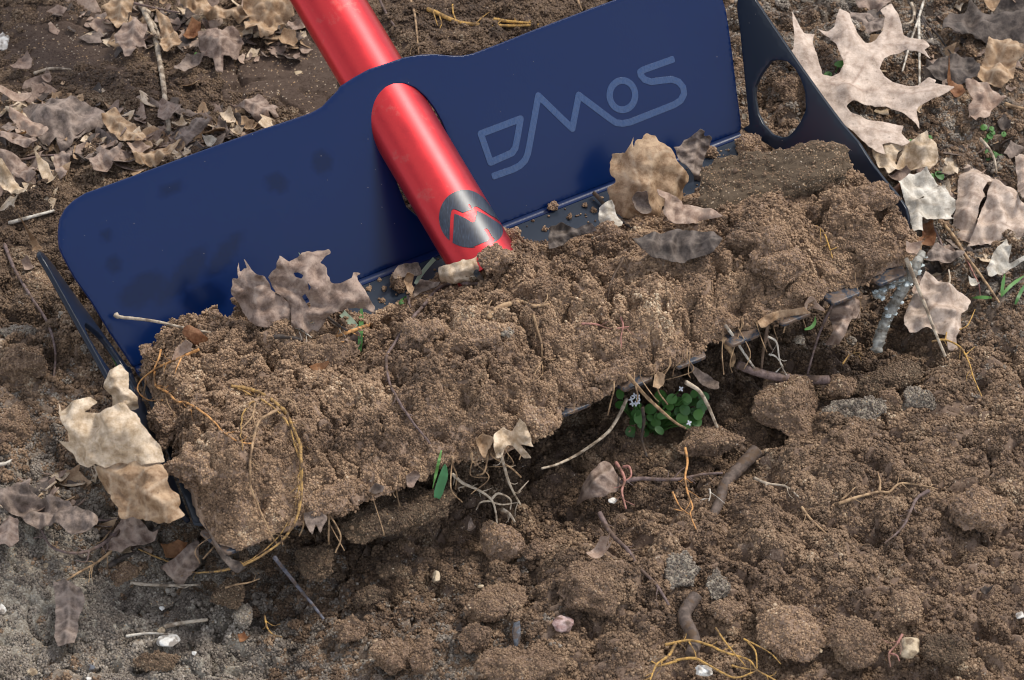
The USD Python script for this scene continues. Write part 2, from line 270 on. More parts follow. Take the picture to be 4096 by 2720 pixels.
cp = [on_floor(C('V', [p]), 0.0)[0].tolist() + [0.0] for p in contact] + [on_floor(C('V', [p[:2]]), p[2] * 1e-3)[0].tolist() + [p[2] * 1e-3] for p in bumps]
cp = np.array(cp); pile_rbf = RBFInterpolator(cp[:, :2], cp[:, 2], kernel='thin_plate_spline', smoothing=2e-5)
rim_h = [0] * len(contact) + [10, 24, 26, 22, 14, 8, 2] + [.5] * len(front) + [12, 16, 18, 18] + [15, 16, 20, 24, 22, 16, 6, 3]
rim2 = np.array([on_floor(C('V', [(p[0], p[1] + (9 if h == .5 else 0))]), h * 1e-3)[0] for p, h in zip(rim, rim_h)])
walls = Polygon([(-.2030, -.012), (.2030, -.012), (.2310, .1323), (.2300, .19), (-.2300, .19), (-.2310, .1323)])
pile_poly = Polygon(rim2).buffer(0).buffer(.004).buffer(-.004).intersection(walls)
if pile_poly.geom_type != 'Polygon': pile_poly = max(pile_poly.geoms, key=lambda g: g.area)
rs = .00085
bx0, by0, bx1, by1 = pile_poly.bounds
px_, py_ = np.meshgrid(np.arange(bx0 - .012, bx1 + .012, rs), np.arange(by0 - .012, by1 + .012, rs), indexing='ij')
ptree_r = resample(pile_poly.exterior.coords, .0012); n1, n2, n3 = len(contact), len(contact) + len(right_side), len(contact) + len(right_side) + len(front)
ptree_r = ptree_r[np.minimum(cKDTree(resample(LineString(rim2[n2 - 1:n3]).coords, .002)).query(ptree_r)[0], cKDTree(resample(LineString(rim2[:n1]).coords, .002)).query(ptree_r)[0]) < .006]; dist = cKDTree(ptree_r).query(np.c_[px_.ravel(), py_.ravel()])[0].reshape(px_.shape)
dist = np.where(shapely.contains_xy(pile_poly, px_, py_), dist, -dist) + .012 * fbm2(px_, py_, .020, 4, 4)
hh = pile_rbf(np.c_[px_.ravel(), py_.ravel()]).reshape(px_.shape)
hh = np.clip(hh, .003, .06) + (.018 * fbm2(px_, py_, .05, 3, 8) + .022 * fbm2(px_, py_, .022, 3, 9)) * sstep(dist, .003, .03)
edge = .45 * np.sqrt(np.clip(1 - (1 - np.clip(dist / .008, 0, 1)) ** 2, 0, 1)) + .55 * sstep(dist, 0, .030)
pack = sstep(fbm2(px_, py_, .05, 3, 12), -.16, .16)                  # 0 loose crumbs, 1 pressed smooth
loose = 1.15 - .75 * pack
lump = domes(px_ + .004 * fbm2(px_, py_, .008, 3, 91), py_ + .004 * fbm2(px_, py_, .008, 3, 92), .015, 21); mid = domes(px_ + .002 * fbm2(px_, py_, .004, 2, 93), py_ + .002 * fbm2(px_, py_, .004, 2, 94), .007, 22)
rough = .0042 * gaussian_filter(lump, 1.5) * loose * 1.6 + .0026 * gaussian_filter(mid, 1.0) * loose + .006 * fbm2(px_, py_, .012, 4, 95) * (.4 + loose) + .0028 * fbm2(px_, py_, .0030, 3, 96)
hp = hh + rough + .0009 * domes(px_, py_, .0024, 24)
gull = np.abs(fbm2(px_, py_, .03, 3, 33)); hp -= .015 * np.exp(-(gull / .016) ** 2) * loose           # cracks and gaps
hp -= pits(px_, py_, .0135, .0016, .0044, .011, 51) * (.45 + .75 * loose) + pits(px_, py_, .008, .0007, .0017, .003, 52)
rgc = np.random.default_rng(17)
for q in [(820, 800), (905, 880), (955, 872), (1000, 745), (700, 832), (760, 992), (640, 985), (1290, 592), (1960, 440), (1905, 472), (1735, 545), (545, 862), (1420, 565), (1885, 482), (1100, 905), (1235, 872), (1180, 690), (1060, 830), (480, 900), (870, 990), (930, 1010), (1560, 640), (1650, 610), (1330, 640), (1500, 750), (600, 1120), (1120, 960), (380, 1010), (790, 900), (690, 900), (560, 960), (850, 840), (1010, 960), (1180, 900), (1300, 720), (1390, 780), (1450, 690), (1590, 720), (1700, 650), (1840, 550), (1990, 560), (1870, 640), (740, 1080), (1060, 980), (940, 930), (620, 830), (510, 810), (450, 860), (1130, 740), (1250, 800)]:
    o = on_floor(C('V', [q]), .028)[0]; wx_, wy_ = px_ - o[0] + .009 * fbm2(px_, py_, .009, 3, 18), py_ - o[1] + .009 * fbm2(px_, py_, .009, 3, 19); an_ = rgc.uniform(0, 3.1); ra, rb = rgc.uniform(.0035, .0075), rgc.uniform(.002, .0036)
    hp -= rgc.uniform(.011, .020) * np.exp(-(((wx_ * math.cos(an_) + wy_ * math.sin(an_)) / ra) ** 2 + ((wy_ * math.cos(an_) - wx_ * math.sin(an_)) / rb) ** 2) ** 1.5)
for sg, lowest, wid in ((1, .06, .026), (-1, .45, .014)):
    dw = .2030 + .028 * py_ / .1323 + sg * px_ + .010 * fbm2(px_, py_, .016, 4, 120 + sg); q_ = np.clip(dw / wid, 0, 1); edge = edge * (lowest + (1 - lowest) * np.sqrt(1 - (1 - q_) ** 2)); dist = np.where(dw < .0008, -1, dist)
PILE_H = np.maximum(hp, .0015) * edge
inside = (dist > -.0004) & shapely.contains_xy(pile_poly.buffer(.012).intersection(walls), px_, py_)

# ---- the ground: one height sheet, fine in view and coarse out to the horizon
def graded(lo, hi, fine, far, ratio=1.22):
    a = list(np.arange(lo, hi, fine)); s = fine
    b = [a[0]]; c = [a[-1]]
    while b[-1] > -far: s *= ratio; b.append(b[-1] - s)
    s = fine
    while c[-1] < far: s *= ratio; c.append(c[-1] + s)
    return np.array(b[:0:-1] + a + c[1:])
foot = hit_plane([(0, 0), (SW, 0), (SW, SH), (0, SH)], (0, 0, 0), np.array([0, 0, 1.0]))
GX = graded(foot[:, 0].min() - .03, foot[:, 0].max() + .03, .00125, 60); GY = graded(foot[:, 1].min() - .04, foot[:, 1].max() + .06, .0013, 60)
gx, gy = np.meshgrid(GX, GY, indexing='ij')
lx = gx * RW[0, 0] + gy * RW[1, 0]; ly = gx * RW[0, 1] + gy * RW[1, 1]             # shovel-aligned plan coordinates
def gpt(view, p, z=0.0): return hit_plane(C(view, [p]), (0, 0, z), np.array([0, 0, 1.0]))[0][:2]
def blob(view, p, r, z=0.0, asp=1.0, ang=0.0):
    c = gpt(view, p, z); dx, dy = gx - c[0], gy - c[1]; ca, sa = math.cos(ang), math.sin(ang)
    return np.exp(-(((dx * ca + dy * sa) / (r * asp)) ** 2 + ((-dx * sa + dy * ca) / r) ** 2))
near = np.exp(-np.maximum(np.hypot(gx, gy - .05) - .55, 0) / .5)
G = .030 * sstep(ly, -.13, .03) - .004 * sstep(ly, .10, .25)
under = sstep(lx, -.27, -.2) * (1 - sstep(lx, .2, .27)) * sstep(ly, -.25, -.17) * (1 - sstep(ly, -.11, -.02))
G -= .012 * under
G += .016 * sstep(-lx, .22, .30) * sstep(ly, -.2, -.05) + .012 * blob('V', (120, 900), .05)
G += .010 * blob('V', (2200, 1000), .07) + .012 * blob('V', (1900, 1300), .08) + .010 * blob('V', (1350, 1430), .05) + .008 * blob('V', (900, 1200), .04) - .008 * blob('V', (200, 1400), .09)
G += (.022 * fbm2(gx, gy, .11, 4, 1)) * near
smooth_soil = np.clip(.45 * sstep(fbm2(gx, gy, .06, 3, 97), .05, .22) + blob('V', (130, 90), .055, .03) + blob('V', (640, 170), .05, .03, 1.4) + blob('V', (760, 60), .03, .03) + .7 * blob('V', (80, 1420), .06) + .5 * blob('V', (1880, 1500), .02), 0, 1)
loose_g = (1 - .86 * smooth_soil) * (.55 + .45 * (1 - sstep(ly, .05, .2)))
fine = (GX > foot[:, 0].min() - .05) & (GX < foot[:, 0].max() + .05)
inner_mask = (gx > foot[:, 0].min() - .06) & (gx < foot[:, 0].max() + .06) & (gy > foot[:, 1].min() - .07) & (gy < foot[:, 1].max() + .09)
ii, jj = np.where(inner_mask.any(1))[0], np.where(inner_mask.any(0))[0]; sl = (slice(ii[0], ii[-1] + 1), slice(jj[0], jj[-1] + 1))
xx, yy = gx[sl], gy[sl]; var = .55 + .9 * sstep(fbm2(xx, yy, .07, 3, 60), -.2, .2)
wx, wy = xx + .006 * fbm2(xx, yy, .012, 3, 61), yy + .006 * fbm2(xx, yy, .012, 3, 62)
rel = (.0085 * (gaussian_filter(domes(wx, wy, .026, 41), 3.0) - .1) * var + .0055 * (gaussian_filter(domes(wx, wy, .012, 42), 1.6) - .1) * var + .0030 * gaussian_filter(domes(wx, wy, .006, 43), .9) + .016 * fbm2(xx, yy, .022, 4, 63) + .004 * fbm2(xx, yy, .005, 3, 64)) * loose_g[sl]
pit = np.abs(fbm2(xx, yy, .035, 3, 65)); rel -= .010 * np.exp(-(pit / .014) ** 2) * loose_g[sl]
rel += .0022 * fbm2(xx, yy, .0032, 3, 71) * (.5 + .5 * loose_g[sl])
rel -= (pits(xx, yy, .020, .0018, .0050, .0095, 53) + pits(xx, yy, .009, .0007, .0018, .003, 54)) * np.clip(loose_g[sl], 0, 1)
# drying cracks in the smooth soil
rg = np.random.default_rng(5); cpnts = np.c_[rg.uniform(xx.min(), xx.max(), 700), rg.uniform(yy.min(), yy.max(), 700)]
wx, wy = xx + .02 * fbm2(xx, yy, .03, 4, 73), yy + .02 * fbm2(xx, yy, .03, 4, 74)
dd = cKDTree(cpnts).query(np.c_[wx.ravel(), wy.ravel()], k=2, workers=-1)[0]; ck = (dd[:, 1] - dd[:, 0]).reshape(xx.shape)
rel -= .006 * np.exp(-(ck / .0011) ** 2) * smooth_soil[sl] * sstep(fbm2(xx, yy, .05, 3, 75), -.1, .1)
G0 = G.copy(); G[sl] += rel
far = np.maximum(np.hypot(gx, gy) - 1.0, 0); G += .05 * fbm2(gx, gy, 1.7, 4, 9) * sstep(far, 0, 2)
sand = np.clip(1.0 * blob('V', (60, 1420), .10) + .9 * blob('V', (120, 1560), .09) + .5 * blob('V', (560, 1500), .05) + .35 * blob('V', (1000, 1560), .05) + .6 * blob('V', (2050, 80), .1, .03) + .5 * blob('V', (2250, 560), .06, .02), 0, 1)
sand = np.clip(sand * (1 + 1.6 * fbm2(gx, gy, .05, 4, 80)), 0, 1)
damp_shade = np.clip(.95 * sstep(ly, .02, .10) * (1 - sstep(lx, .12, .30)) + .5 * sstep(ly, .05, .12) + .5 * under + .12 + .9 * fbm2(gx, gy, .06, 4, 83), 0, 1)  # moist soil behind the plate, plus shade painted in under the blade lip
def grid_faces(nx, ny):
    a = (np.arange(nx - 1)[:, None] * ny + np.arange(ny - 1)[None]).ravel(); return np.vstack([np.c_[a, a + ny, a + ny + 1], np.c_[a, a + ny + 1, a + 1]])
def smooth_normals(v, f):
    return v, f
ground = thing('ground', 'crumbly brown garden soil, grey and sandy in places', None, None, 'structure')
obj('soil', (np.c_[gx.ravel(), gy.ravel(), G.ravel()], grid_faces(*gx.shape)), soil_brown, ground, smooth=True, attrs={'sand': sand.ravel(), 'damp_shade': damp_shade.ravel()})
GI = RegularGridInterpolator((GX, GY), G, bounds_error=False, fill_value=0); GS = RegularGridInterpolator((GX[ii[0]:ii[-1] + 1], GY[jj[0]:jj[-1] + 1]), gaussian_filter(G[sl], 4), bounds_error=False, fill_value=0)
PXs, PYs = px_[:, 0], py_[0]
PI_ = RegularGridInterpolator((PXs, PYs), np.where(inside, PILE_H, -.05), bounds_error=False, fill_value=-.05)

# pile mesh: top sheet, dropped rim, flat underside
idx = -np.ones(px_.shape, int); f = grid_faces(*px_.shape); keep = inside.ravel()[f].all(1); f = f[keep]; u, f = np.unique(f, return_inverse=True); f = f.reshape(-1, 3)
pxy = np.c_[px_.ravel()[u], py_.ravel()[u]]; ph = PILE_H.ravel()[u]
ovh = .0022 * (meshkit.fbm(np.c_[pxy / .006, ph / .004], 3, 3) - .5)
top = floor3(pxy + np.c_[ovh, -ovh], -(ph + .0004)); bot = floor3(pxy, -.0004 + 0 * ph)
e = edges_of(f)
v2, f2, _ = solid(top, bot, f)
PILE_TOP = (top, f)
load = thing('soil_load', 'heap of crumbly brown soil lying in the shovel blade', 'soil', None, 'stuff')
obj('heap', (v2, f2), soil_pile, load, smooth=True)

def hit(S, what='gp'):
    """First surface along the rays through photograph points: ground (g), soil in the blade (p), floor and back plate (b)."""
    S = np.atleast_2d(S); out = []
    for d in rays(S):
        z = np.arange(.16, -.07, -.0004); P = CAM + d * ((z - CAM[2]) / d[2])[:, None]; on = np.zeros(len(z), bool)
        if 'g' in what: on |= z <= GS(P[:, :2])
        L = Lc(P)
        if 'p' in what: on |= (L @ FN) <= PI_(np.c_[L[:, 0], L @ FU]) 
        if 'b' in what:
            tq = L @ FU; on |= ((L @ FN) <= 0) & (np.abs(L[:, 0]) < .235) & (tq > 0) & (tq < .16)
            pq = L @ PU; on |= ((L @ PN) <= 0) & (np.abs(L[:, 0]) < .23) & (pq > 0) & (pq < .10)
        i = np.argmax(on) if on.any() else len(z) - 1; out.append(P[i])
    return np.array(out)
#@@SHOVEL
# ---------------------------------------------------------------- the shovel
shovel = thing('shovel', 'dark blue steel shovel with red handle, loaded with soil', 'shovel')
topL = np.vstack([C('R1', [(500, 1350), (580, 1300), (720, 1250), (900, 1185), (1200, 1075), (1500, 965), (1800, 860), (2000, 795), (2110, 755), (2180, 715), (2230, 660), (2290, 600)]),
    C('R2', [(100, 585), (200, 520), (300, 465), (420, 425), (540, 385), (650, 368), (750, 365), (860, 375), (930, 375), (1000, 360), (1200, 285), (1400, 205), (1600, 130), (1800, 55), (1950, 0)])])
right_e = np.vstack([C('S', [(2740, -108), (2790, -118), (2840, -104), (2870, -70), (2886, -30)]), C('R3', [(330, 0), (350, 60), (370, 180), (400, 400), (430, 650), (455, 830)])])
left_e = np.vstack([C('R4', [(850, 880), (740, 720), (620, 520), (500, 350), (430, 220), (400, 150)]), C('R1', [(395, 1568), (405, 1480), (440, 1410)])])
BR = .0022
pl = on_plate(np.vstack([topL, right_e])); ple = on_plate(left_e)
plate_out = np.vstack([[(-.2045, BR)], ple, pl, [(.2045, BR)]])
hole_l = C('R2', [(352, 790), (345, 700), (365, 640), (410, 590), (470, 563), (540, 562), (610, 590), (680, 650), (740, 730), (790, 820), (830, 920), (900, 1040)])
hole = on_plate(np.vstack([C('R2', [(372, 930)]), hole_l])); hole = np.vstack([hole, [(hole[-1, 0] + .004, .018)], [(hole[0, 0] + .012, .014)], [(hole[0, 0] + .001, .032)]])
plate_poly = Polygon(plate_out, [hole]).buffer(0)
if plate_poly.geom_type != 'Polygon': plate_poly = max(plate_poly.geoms, key=lambda g: g.area)
(pv, pf), P2, pu, pn = sheet(plate_poly, plate3, TH, .0005, .0035, .0018)
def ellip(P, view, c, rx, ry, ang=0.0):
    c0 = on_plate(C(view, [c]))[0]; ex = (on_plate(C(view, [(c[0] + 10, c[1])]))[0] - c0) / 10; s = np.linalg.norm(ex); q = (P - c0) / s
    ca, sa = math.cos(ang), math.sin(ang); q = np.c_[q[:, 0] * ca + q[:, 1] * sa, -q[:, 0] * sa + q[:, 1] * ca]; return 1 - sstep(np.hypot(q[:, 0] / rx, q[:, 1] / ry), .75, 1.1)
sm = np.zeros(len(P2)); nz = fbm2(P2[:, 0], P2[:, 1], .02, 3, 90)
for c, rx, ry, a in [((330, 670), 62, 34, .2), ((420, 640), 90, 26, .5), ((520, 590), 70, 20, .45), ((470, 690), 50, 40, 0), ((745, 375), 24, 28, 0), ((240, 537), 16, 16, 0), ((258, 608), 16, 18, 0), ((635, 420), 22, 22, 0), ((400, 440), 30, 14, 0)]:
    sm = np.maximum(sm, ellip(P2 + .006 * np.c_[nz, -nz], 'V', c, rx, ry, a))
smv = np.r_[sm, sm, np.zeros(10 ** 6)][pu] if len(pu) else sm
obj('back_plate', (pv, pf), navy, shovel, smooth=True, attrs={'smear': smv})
# bend between plate and floor
ang = np.linspace(0, 1, 9); tp = np.array([BR * np.cos(AL), BR * np.sin(AL)]); 
pA = PU * BR; pB = FU * BR; nA, nB = PN, FN
phi = math.acos(np.clip(nA @ nB, -1, 1)); rad = BR / math.tan((math.pi - math.acos(np.clip(PU @ FU, -1, 1))) / 2 + 1e-9) if False else BR / math.tan(phi / 2)
cen = pA + nA * rad
prof = np.array([cen - rad * (math.sin((1 - t) * phi) * nA + math.sin(t * phi) * nB) / math.sin(phi) for t in ang]); profb = np.array([cen - (rad + TH) * (math.sin((1 - t) * phi) * nA + math.sin(t * phi) * nB) / math.sin(phi) for t in ang])
ring = np.vstack([prof, profb[::-1]]); n = len(ring); V = np.vstack([W(ring + (x, 0, 0)) for x in (-.2035, .2035)]); F = []
for i in range(n): j = (i + 1) % n; F += [[i, n + i, n + j], [i, n + j, j]]
for i in range(len(prof) - 1): a, b = i, i + 1; c, d = n - 1 - i, n - 2 - i; F += [[a, b, d], [a, d, c], [n + a, n + d, n + b], [n + a, n + c, n + d]]
obj('bend', trimesh.Trimesh(V, F, process=False), navy, shovel, smooth=30)
# floor plate and its row of teeth
LF = .1323; gl, gr = on_floor(C('S', [(770, 2095), (3632, 930)]))
tips = [(560, 1262), (690, 1213), (830, 1158), (952, 1104), (1078, 1053), (1205, 998), (1332, 943), (1472, 884), (1595, 832), (1716, 778), (1832, 728), (1945, 678), (2046, 628)]
tip2 = on_floor(C('V', tips)); TF = float(np.median(tip2[:, 1])); root = TF - .024
floor_poly = Polygon([(-.2035, BR), (.2035, BR), (.2035 + .0005, BR + .003), (.2335, LF), (.222, root), (-.222, root), (-.2335, LF), (-.204, BR + .003)])
def floorP(p, d): return floor3(p, d)
(fv, ff), *_ = sheet(Polygon([(x, -y) for x, y in floor_poly.exterior.coords]), lambda p, d: floor3(np.c_[p[:, 0], -p[:, 1]], d), TH, .0005, .006, .003)
obj('floor_plate', (fv, ff), shelf_sheen_paint, shovel, smooth=True)
for x in tip2[:, 0]:
    tp_ = Polygon([(x - .0145, -root), (x - .0095, -TF), (x + .0095, -TF), (x + .0145, -root)]).buffer(-.0012).buffer(.0012)
    (tv, tf), *_ = sheet(tp_, lambda p, d: floor3(np.c_[p[:, 0], -p[:, 1]], d), TH, .0006, .004, .0015)
    obj('tooth', (tv, tf), worn, shovel, smooth=True)
# side flanges
def flange(side):
    a, b, c = np.array([.2055, .003, .0012]), np.array([.2343, -.1323, .0070]), np.array([.2329, .0466, .0645])
    e1 = (b - a) / np.linalg.norm(b - a); nn = np.cross(b - a, c - a); nn /= np.linalg.norm(nn); e2 = np.cross(nn, e1)
    if (c - a) @ e2 < 0: e2 = -e2
    S = np.vstack([C('S', [(2958, -34), (2975, -48), (2995, -44), (3008, -28)]), C('R3', [(545, 0), (680, 200), (850, 450), (1000, 660), (1130, 835), (1240, 960), (1330, 1100), (1430, 1230), (1500, 1310), (1560, 1400), (1580, 1480), (1570, 1540)])])
    back = C('R3', [(505, 840), (490, 700), (465, 450), (440, 200), (420, 60), (425, 0)])
    hol = C('R3', [(650, 415), (700, 405), (760, 415), (810, 460), (850, 530), (880, 620), (885, 740), (850, 820), (800, 890), (765, 920), (720, 925), (660, 905), (600, 840), (560, 760), (543, 660), (548, 580), (580, 510), (615, 460)])
    pl_ = lambda q: np.c_[(Lc(hit_plane(q, W(a), RW @ nn)) - a) @ e1, (Lc(hit_plane(q, W(a), RW @ nn)) - a) @ e2]
    o = pl_(S); bk = pl_(back); h = pl_(hol); L1 = np.linalg.norm(b - a)
    pts = np.vstack([[(0, .0006)], bk, o, [(L1, .0006)]]); poly = Polygon(pts, [h]).buffer(0)
    if poly.geom_type != 'Polygon': poly = max(poly.geoms, key=lambda g: g.area)
    flip = np.array([side, 1, 1]); inward = nn if nn[0] < 0 else -nn
    ccw = np.cross(e1, e2) @ inward > 0
    def to3(p, d):
        q = p if ccw else np.c_[-p[:, 0], p[:, 1]]
        return W((a + q[:, :1] * e1 + q[:, 1:2] * e2 - np.broadcast_to(d, len(p))[:, None] * inward) * flip)
    pp = poly if ccw else Polygon([(-x, y) for x, y in poly.exterior.coords], [[(-x, y) for x, y in i.coords] for i in poly.interiors])
    (v, f), *_ = sheet(pp, to3, .0030, .0006, .004, .0016)
    if side < 0: f = f[:, ::-1]
    obj('side_flange', (v, f), black_paint, shovel, smooth=True)
flange(1); flange(-1)
# red shaft through the plate
HC = np.array([0, .0041, .0391]); HD = np.array([0, math.cos(HE), math.sin(HE)]); HUP = np.array([0, -math.sin(HE), math.cos(HE)]); HR, HV = .0207, .0138
prof = [(HR * math.cos(t), HV * math.sin(t)) for t in np.linspace(math.radians(-14), math.radians(194), 49)]
cx, cy = prof[-1]; prof = prof[:-1] + [(cx, cy)]
low = [(-.0145, -.0128), (-.0128, -.0146), (-.010, -.0152), (.010, -.0152), (.0128, -.0146), (.0145, -.0128)]
prof = np.array(prof + low); ss = np.r_[np.linspace(-.059, .11, 60), np.linspace(.12, .75, 20)]
V = []
for s in ss:
    q = HC + s * HD + prof[:, :1] * np.array([1, 0, 0]) + prof[:, 1:2] * HUP
    hgt = q @ FN; t_ = q @ FU; q = np.where((t_ > 0)[:, None], q + FN * np.maximum(.0006 - hgt, 0)[:, None], q); V.append(W(q))
n = len(prof); F = []
for i in range(len(ss) - 1):
    for j in range(n): k = (j + 1) % n; F += [[i * n + j, i * n + k, (i + 1) * n + k], [i * n + j, (i + 1) * n + k, (i + 1) * n + j]]
V = np.vstack(V); c0, c1 = len(V), len(V) + 1; V = np.vstack([V, V[:n].mean(0), V[-n:].mean(0)])
for j in range(n): k = (j + 1) % n; F += [[c0, k, j], [c1, (len(ss) - 1) * n + j, (len(ss) - 1) * n + k]]
sm_ = trimesh.Trimesh(V, F, process=False); sm_.fix_normals()
obj('shaft', sm_, red, shovel, smooth=22)
ath = np.linspace(-1.6, 1.6, 801); arc = np.r_[0, np.cumsum(np.hypot(HR * np.diff(np.sin(ath)), HV * np.diff(np.cos(ath))))]; arc -= np.interp(0, ath, arc)
def on_shaft(S):
    """Rays onto the round upper side of the shaft: (arc length from the crest, distance along the axis)."""
    d = rays(S) @ RW; o = Lc(CAM) - HC; X = np.array([1.0, 0, 0]); sc = np.array([1 / HR, 1 / HV]); out = []
    for k in d:
        a = np.array([k @ X, k @ HUP]) * sc; b = np.array([o @ X, o @ HUP]) * sc; A, B, Cq = a @ a, 2 * a @ b, b @ b - 1; D = B * B - 4 * A * Cq
        t = (-B - math.sqrt(max(D, 0))) / (2 * A); q = o + t * k; out.append((np.interp(math.atan2(q @ X / HR, q @ HUP / HV), ath, arc), q @ HD))
    return np.array(out)
def shaft3(p, d):
    e = .00028 - np.broadcast_to(d, len(p)); th = np.interp(p[:, 0], arc, ath)
    return W(HC + p[:, 1:2] * HD + ((HR + e) * np.sin(th))[:, None] * np.array([1, 0, 0]) + ((HV + e) * np.cos(th))[:, None] * HUP)
q3 = on_shaft(C('E', [(398, 710), (560, 395), (740, 1120)])); A_ = 2 * (q3[1:] - q3[0]); b_ = (q3[1:] ** 2).sum(1) - (q3[0] ** 2).sum(); ec = np.linalg.solve(A_, b_); er = np.linalg.norm(q3[0] - ec)
Mg = Polygon(on_shaft(C('E', [(540, 1060), (545, 850), (552, 700), (568, 620), (592, 600), (622, 608), (722, 655), (850, 608), (872, 575), (900, 566), (930, 580), (1000, 625), (1100, 690), (1235, 790), (1250, 825), (1225, 812), (1130, 750), (1040, 690), (960, 645), (912, 625), (885, 770), (850, 785), (740, 720), (650, 680), (606, 665), (597, 760), (592, 900), (587, 1020), (578, 1085)]))).buffer(0)
wear = [Polygon(on_shaft(C('E', q))).buffer(0) for q in ([(1005, 880), (1040, 866), (1068, 890), (1108, 965), (1150, 1010), (1120, 1075), (1000, 1140), (860, 1120), (1050, 1045), (1085, 1010), (1060, 960), (1030, 910)], [(790, 542), (808, 534), (826, 560), (842, 600), (820, 602), (815, 580), (800, 570)])]
em = Point(*ec).buffer(er, 48).difference(unary_union([Mg] + wear))
for g in getattr(em, 'geoms', [em]):
    if g.area < 1e-6: continue
    (v, f), *_ = sheet(g.simplify(.00003), shaft3, .00026, .00003, .0016, .0007)
    obj('shaft_emblem', (v, f), emblem_mat, shovel, smooth=True, label='round dark print with a peaked mountain mark')
# lettering on the plate: a continuous line of letters
def stroke(pts, closed=False, w=66 * .38119): 
    q = on_plate(C('L', pts)); q = catmull(q, .0005) if closed == 'smooth' else q
    return q
def wpx(w): a = on_plate(C('L', [(1000, 600), (1000 + w, 600)])); return np.linalg.norm(a[1] - a[0])
wd = wpx(66) / 2
D_ = Polygon(on_plate(C('L', [(112, 880), (530, 722), (500, 900), (474, 1028), (440, 1080), (215, 1180)]))).exterior.buffer(wd, join_style=1)
line = [(228, 1330), (450, 1252), (520, 1215), (575, 1160), (606, 1085), (625, 985), (716, 480), (1072, 825), (1140, 474), (1470, 722), (1530, 762), (1600, 772), (1680, 757), (2140, 575), (2210, 530), (2245, 460), (2235, 390), (2190, 335), (2120, 308), (2000, 320), (1900, 335), (1830, 310), (1790, 262), (1785, 232), (1815, 210), (2145, 92)]
ln = LineString(on_plate(C('L', line))).buffer(wd, cap_style=2, join_style=1).buffer(-wd * .5).buffer(wd * .5)
th_ = np.linspace(0, 2 * np.pi, 60); O_ = Polygon(on_plate(C('L', np.c_[1598 + 134 * np.cos(th_), 474 + 154 * np.sin(th_)]))).exterior.buffer(wd, join_style=1)
for g in (D_, ln, O_):
    (v, f), *_ = sheet(g, lambda p, d: plate3(p, np.asarray(d) - .00022), .0002, .00004, .002, .0009)
    obj('lettering', (v, f), logo_mat, shovel, smooth=True, label='pale blue printed lettering on the plate')
#@@GRAINS
# ---------------------------------------------------------------- sand grains: uncountable, parts of the soil they lie on
ICO0, ICO1 = trimesh.creation.icosphere(0, 1.0), trimesh.creation.icosphere(1, 1.0)
def grains_mesh(pos, size, rg, ico=ICO0):
    v = np.array(ico.vertices); n = len(pos); V = v[None] * rg.uniform(.62, 1.3, (n, len(v), 1)) * rg.uniform(.7, 1.25, (n, 1, 3)); V = V * size[:, None, None] + pos[:, None]
    F = ico.faces[None] + (np.arange(n) * len(v))[:, None, None]; return (V.reshape(-1, 3), F.reshape(-1, 3)), np.repeat(rg.uniform(size=n), len(v))
def patch_mesh(seed, R, n, lump):
    rg = np.random.default_rng(seed); a, r = rg.uniform(0, 2 * np.pi, n), R * np.sqrt(rg.uniform(0, 1, n)); s = .00044 * np.exp(rg.normal(0, .33, n)); x = np.c_[r * np.cos(a), r * np.sin(a)]
    h = lump * np.sqrt(np.maximum(1 - (r / R) ** 2, 0)) + .0022 * fbm2(x[:, 0] + seed, x[:, 1], .0035, 2, seed) + rg.uniform(-.0002, .0004, n); return grains_mesh(np.c_[x, h], s, rg, ICO1)
def grains(parent, pos, nrm, mat_, seed, lump_share=.1):
    rg = np.random.default_rng(seed); path = prim_path('grains', parent); pi = UsdGeom.PointInstancer.Define(stage, path); tag(pi, None, None, None, 'stuff'); UsdGeom.Scope.Define(stage, path + '/shapes'); kinds = [(.0025, 28, 0)] * 6 + [(.0028, 62, .0020), (.0036, 90, .0026), (.0022, 42, .0016), (.0017, 28, .0014)]
    for k, (R, n, l) in enumerate(kinds):
        pm, tn = patch_mesh(seed * 50 + k, R, n, l); p = usdkit.mesh(stage, f'{path}/shapes/grain_patch_{k + 1:03d}', pm, mat_, smooth=True); UsdGeom.PrimvarsAPI(p).CreatePrimvar('tone', Sdf.ValueTypeNames.FloatArray, 'vertex').Set(Vt.FloatArray.FromNumpy(tn.astype(np.float32))); pi.CreatePrototypesRel().AddTarget(p.GetPath())
    n = len(pos); nrm = nrm / np.linalg.norm(nrm, axis=1, keepdims=True); q = np.c_[1 + nrm[:, 2], -nrm[:, 1], nrm[:, 0], 0 * nrm[:, 0]]; q /= np.linalg.norm(q, axis=1, keepdims=True); t = rg.uniform(0, np.pi, n); c, s = np.cos(t), np.sin(t)
    q = np.c_[q[:, 0] * c - q[:, 3] * s, q[:, 1] * c + q[:, 2] * s, q[:, 2] * c - q[:, 1] * s, q[:, 3] * c + q[:, 0] * s]
    kk = np.where(rg.uniform(size=n) < lump_share, rg.integers(6, 10, n), rg.integers(0, 6, n))
    pi.CreateProtoIndicesAttr(Vt.IntArray.FromNumpy(kk.astype(np.int32))); pi.CreatePositionsAttr(Vt.Vec3fArray.FromNumpy(pos.astype(np.float32)))
    pi.CreateScalesAttr(Vt.Vec3fArray.FromNumpy(np.repeat(rg.uniform(.75, 1.3, (n, 1)), 3, 1).astype(np.float32)))
    pi.CreateOrientationsAttr(Vt.QuathArray([Gf.Quath(float(a), float(b), float(c), float(d)) for a, b, c, d in q]))
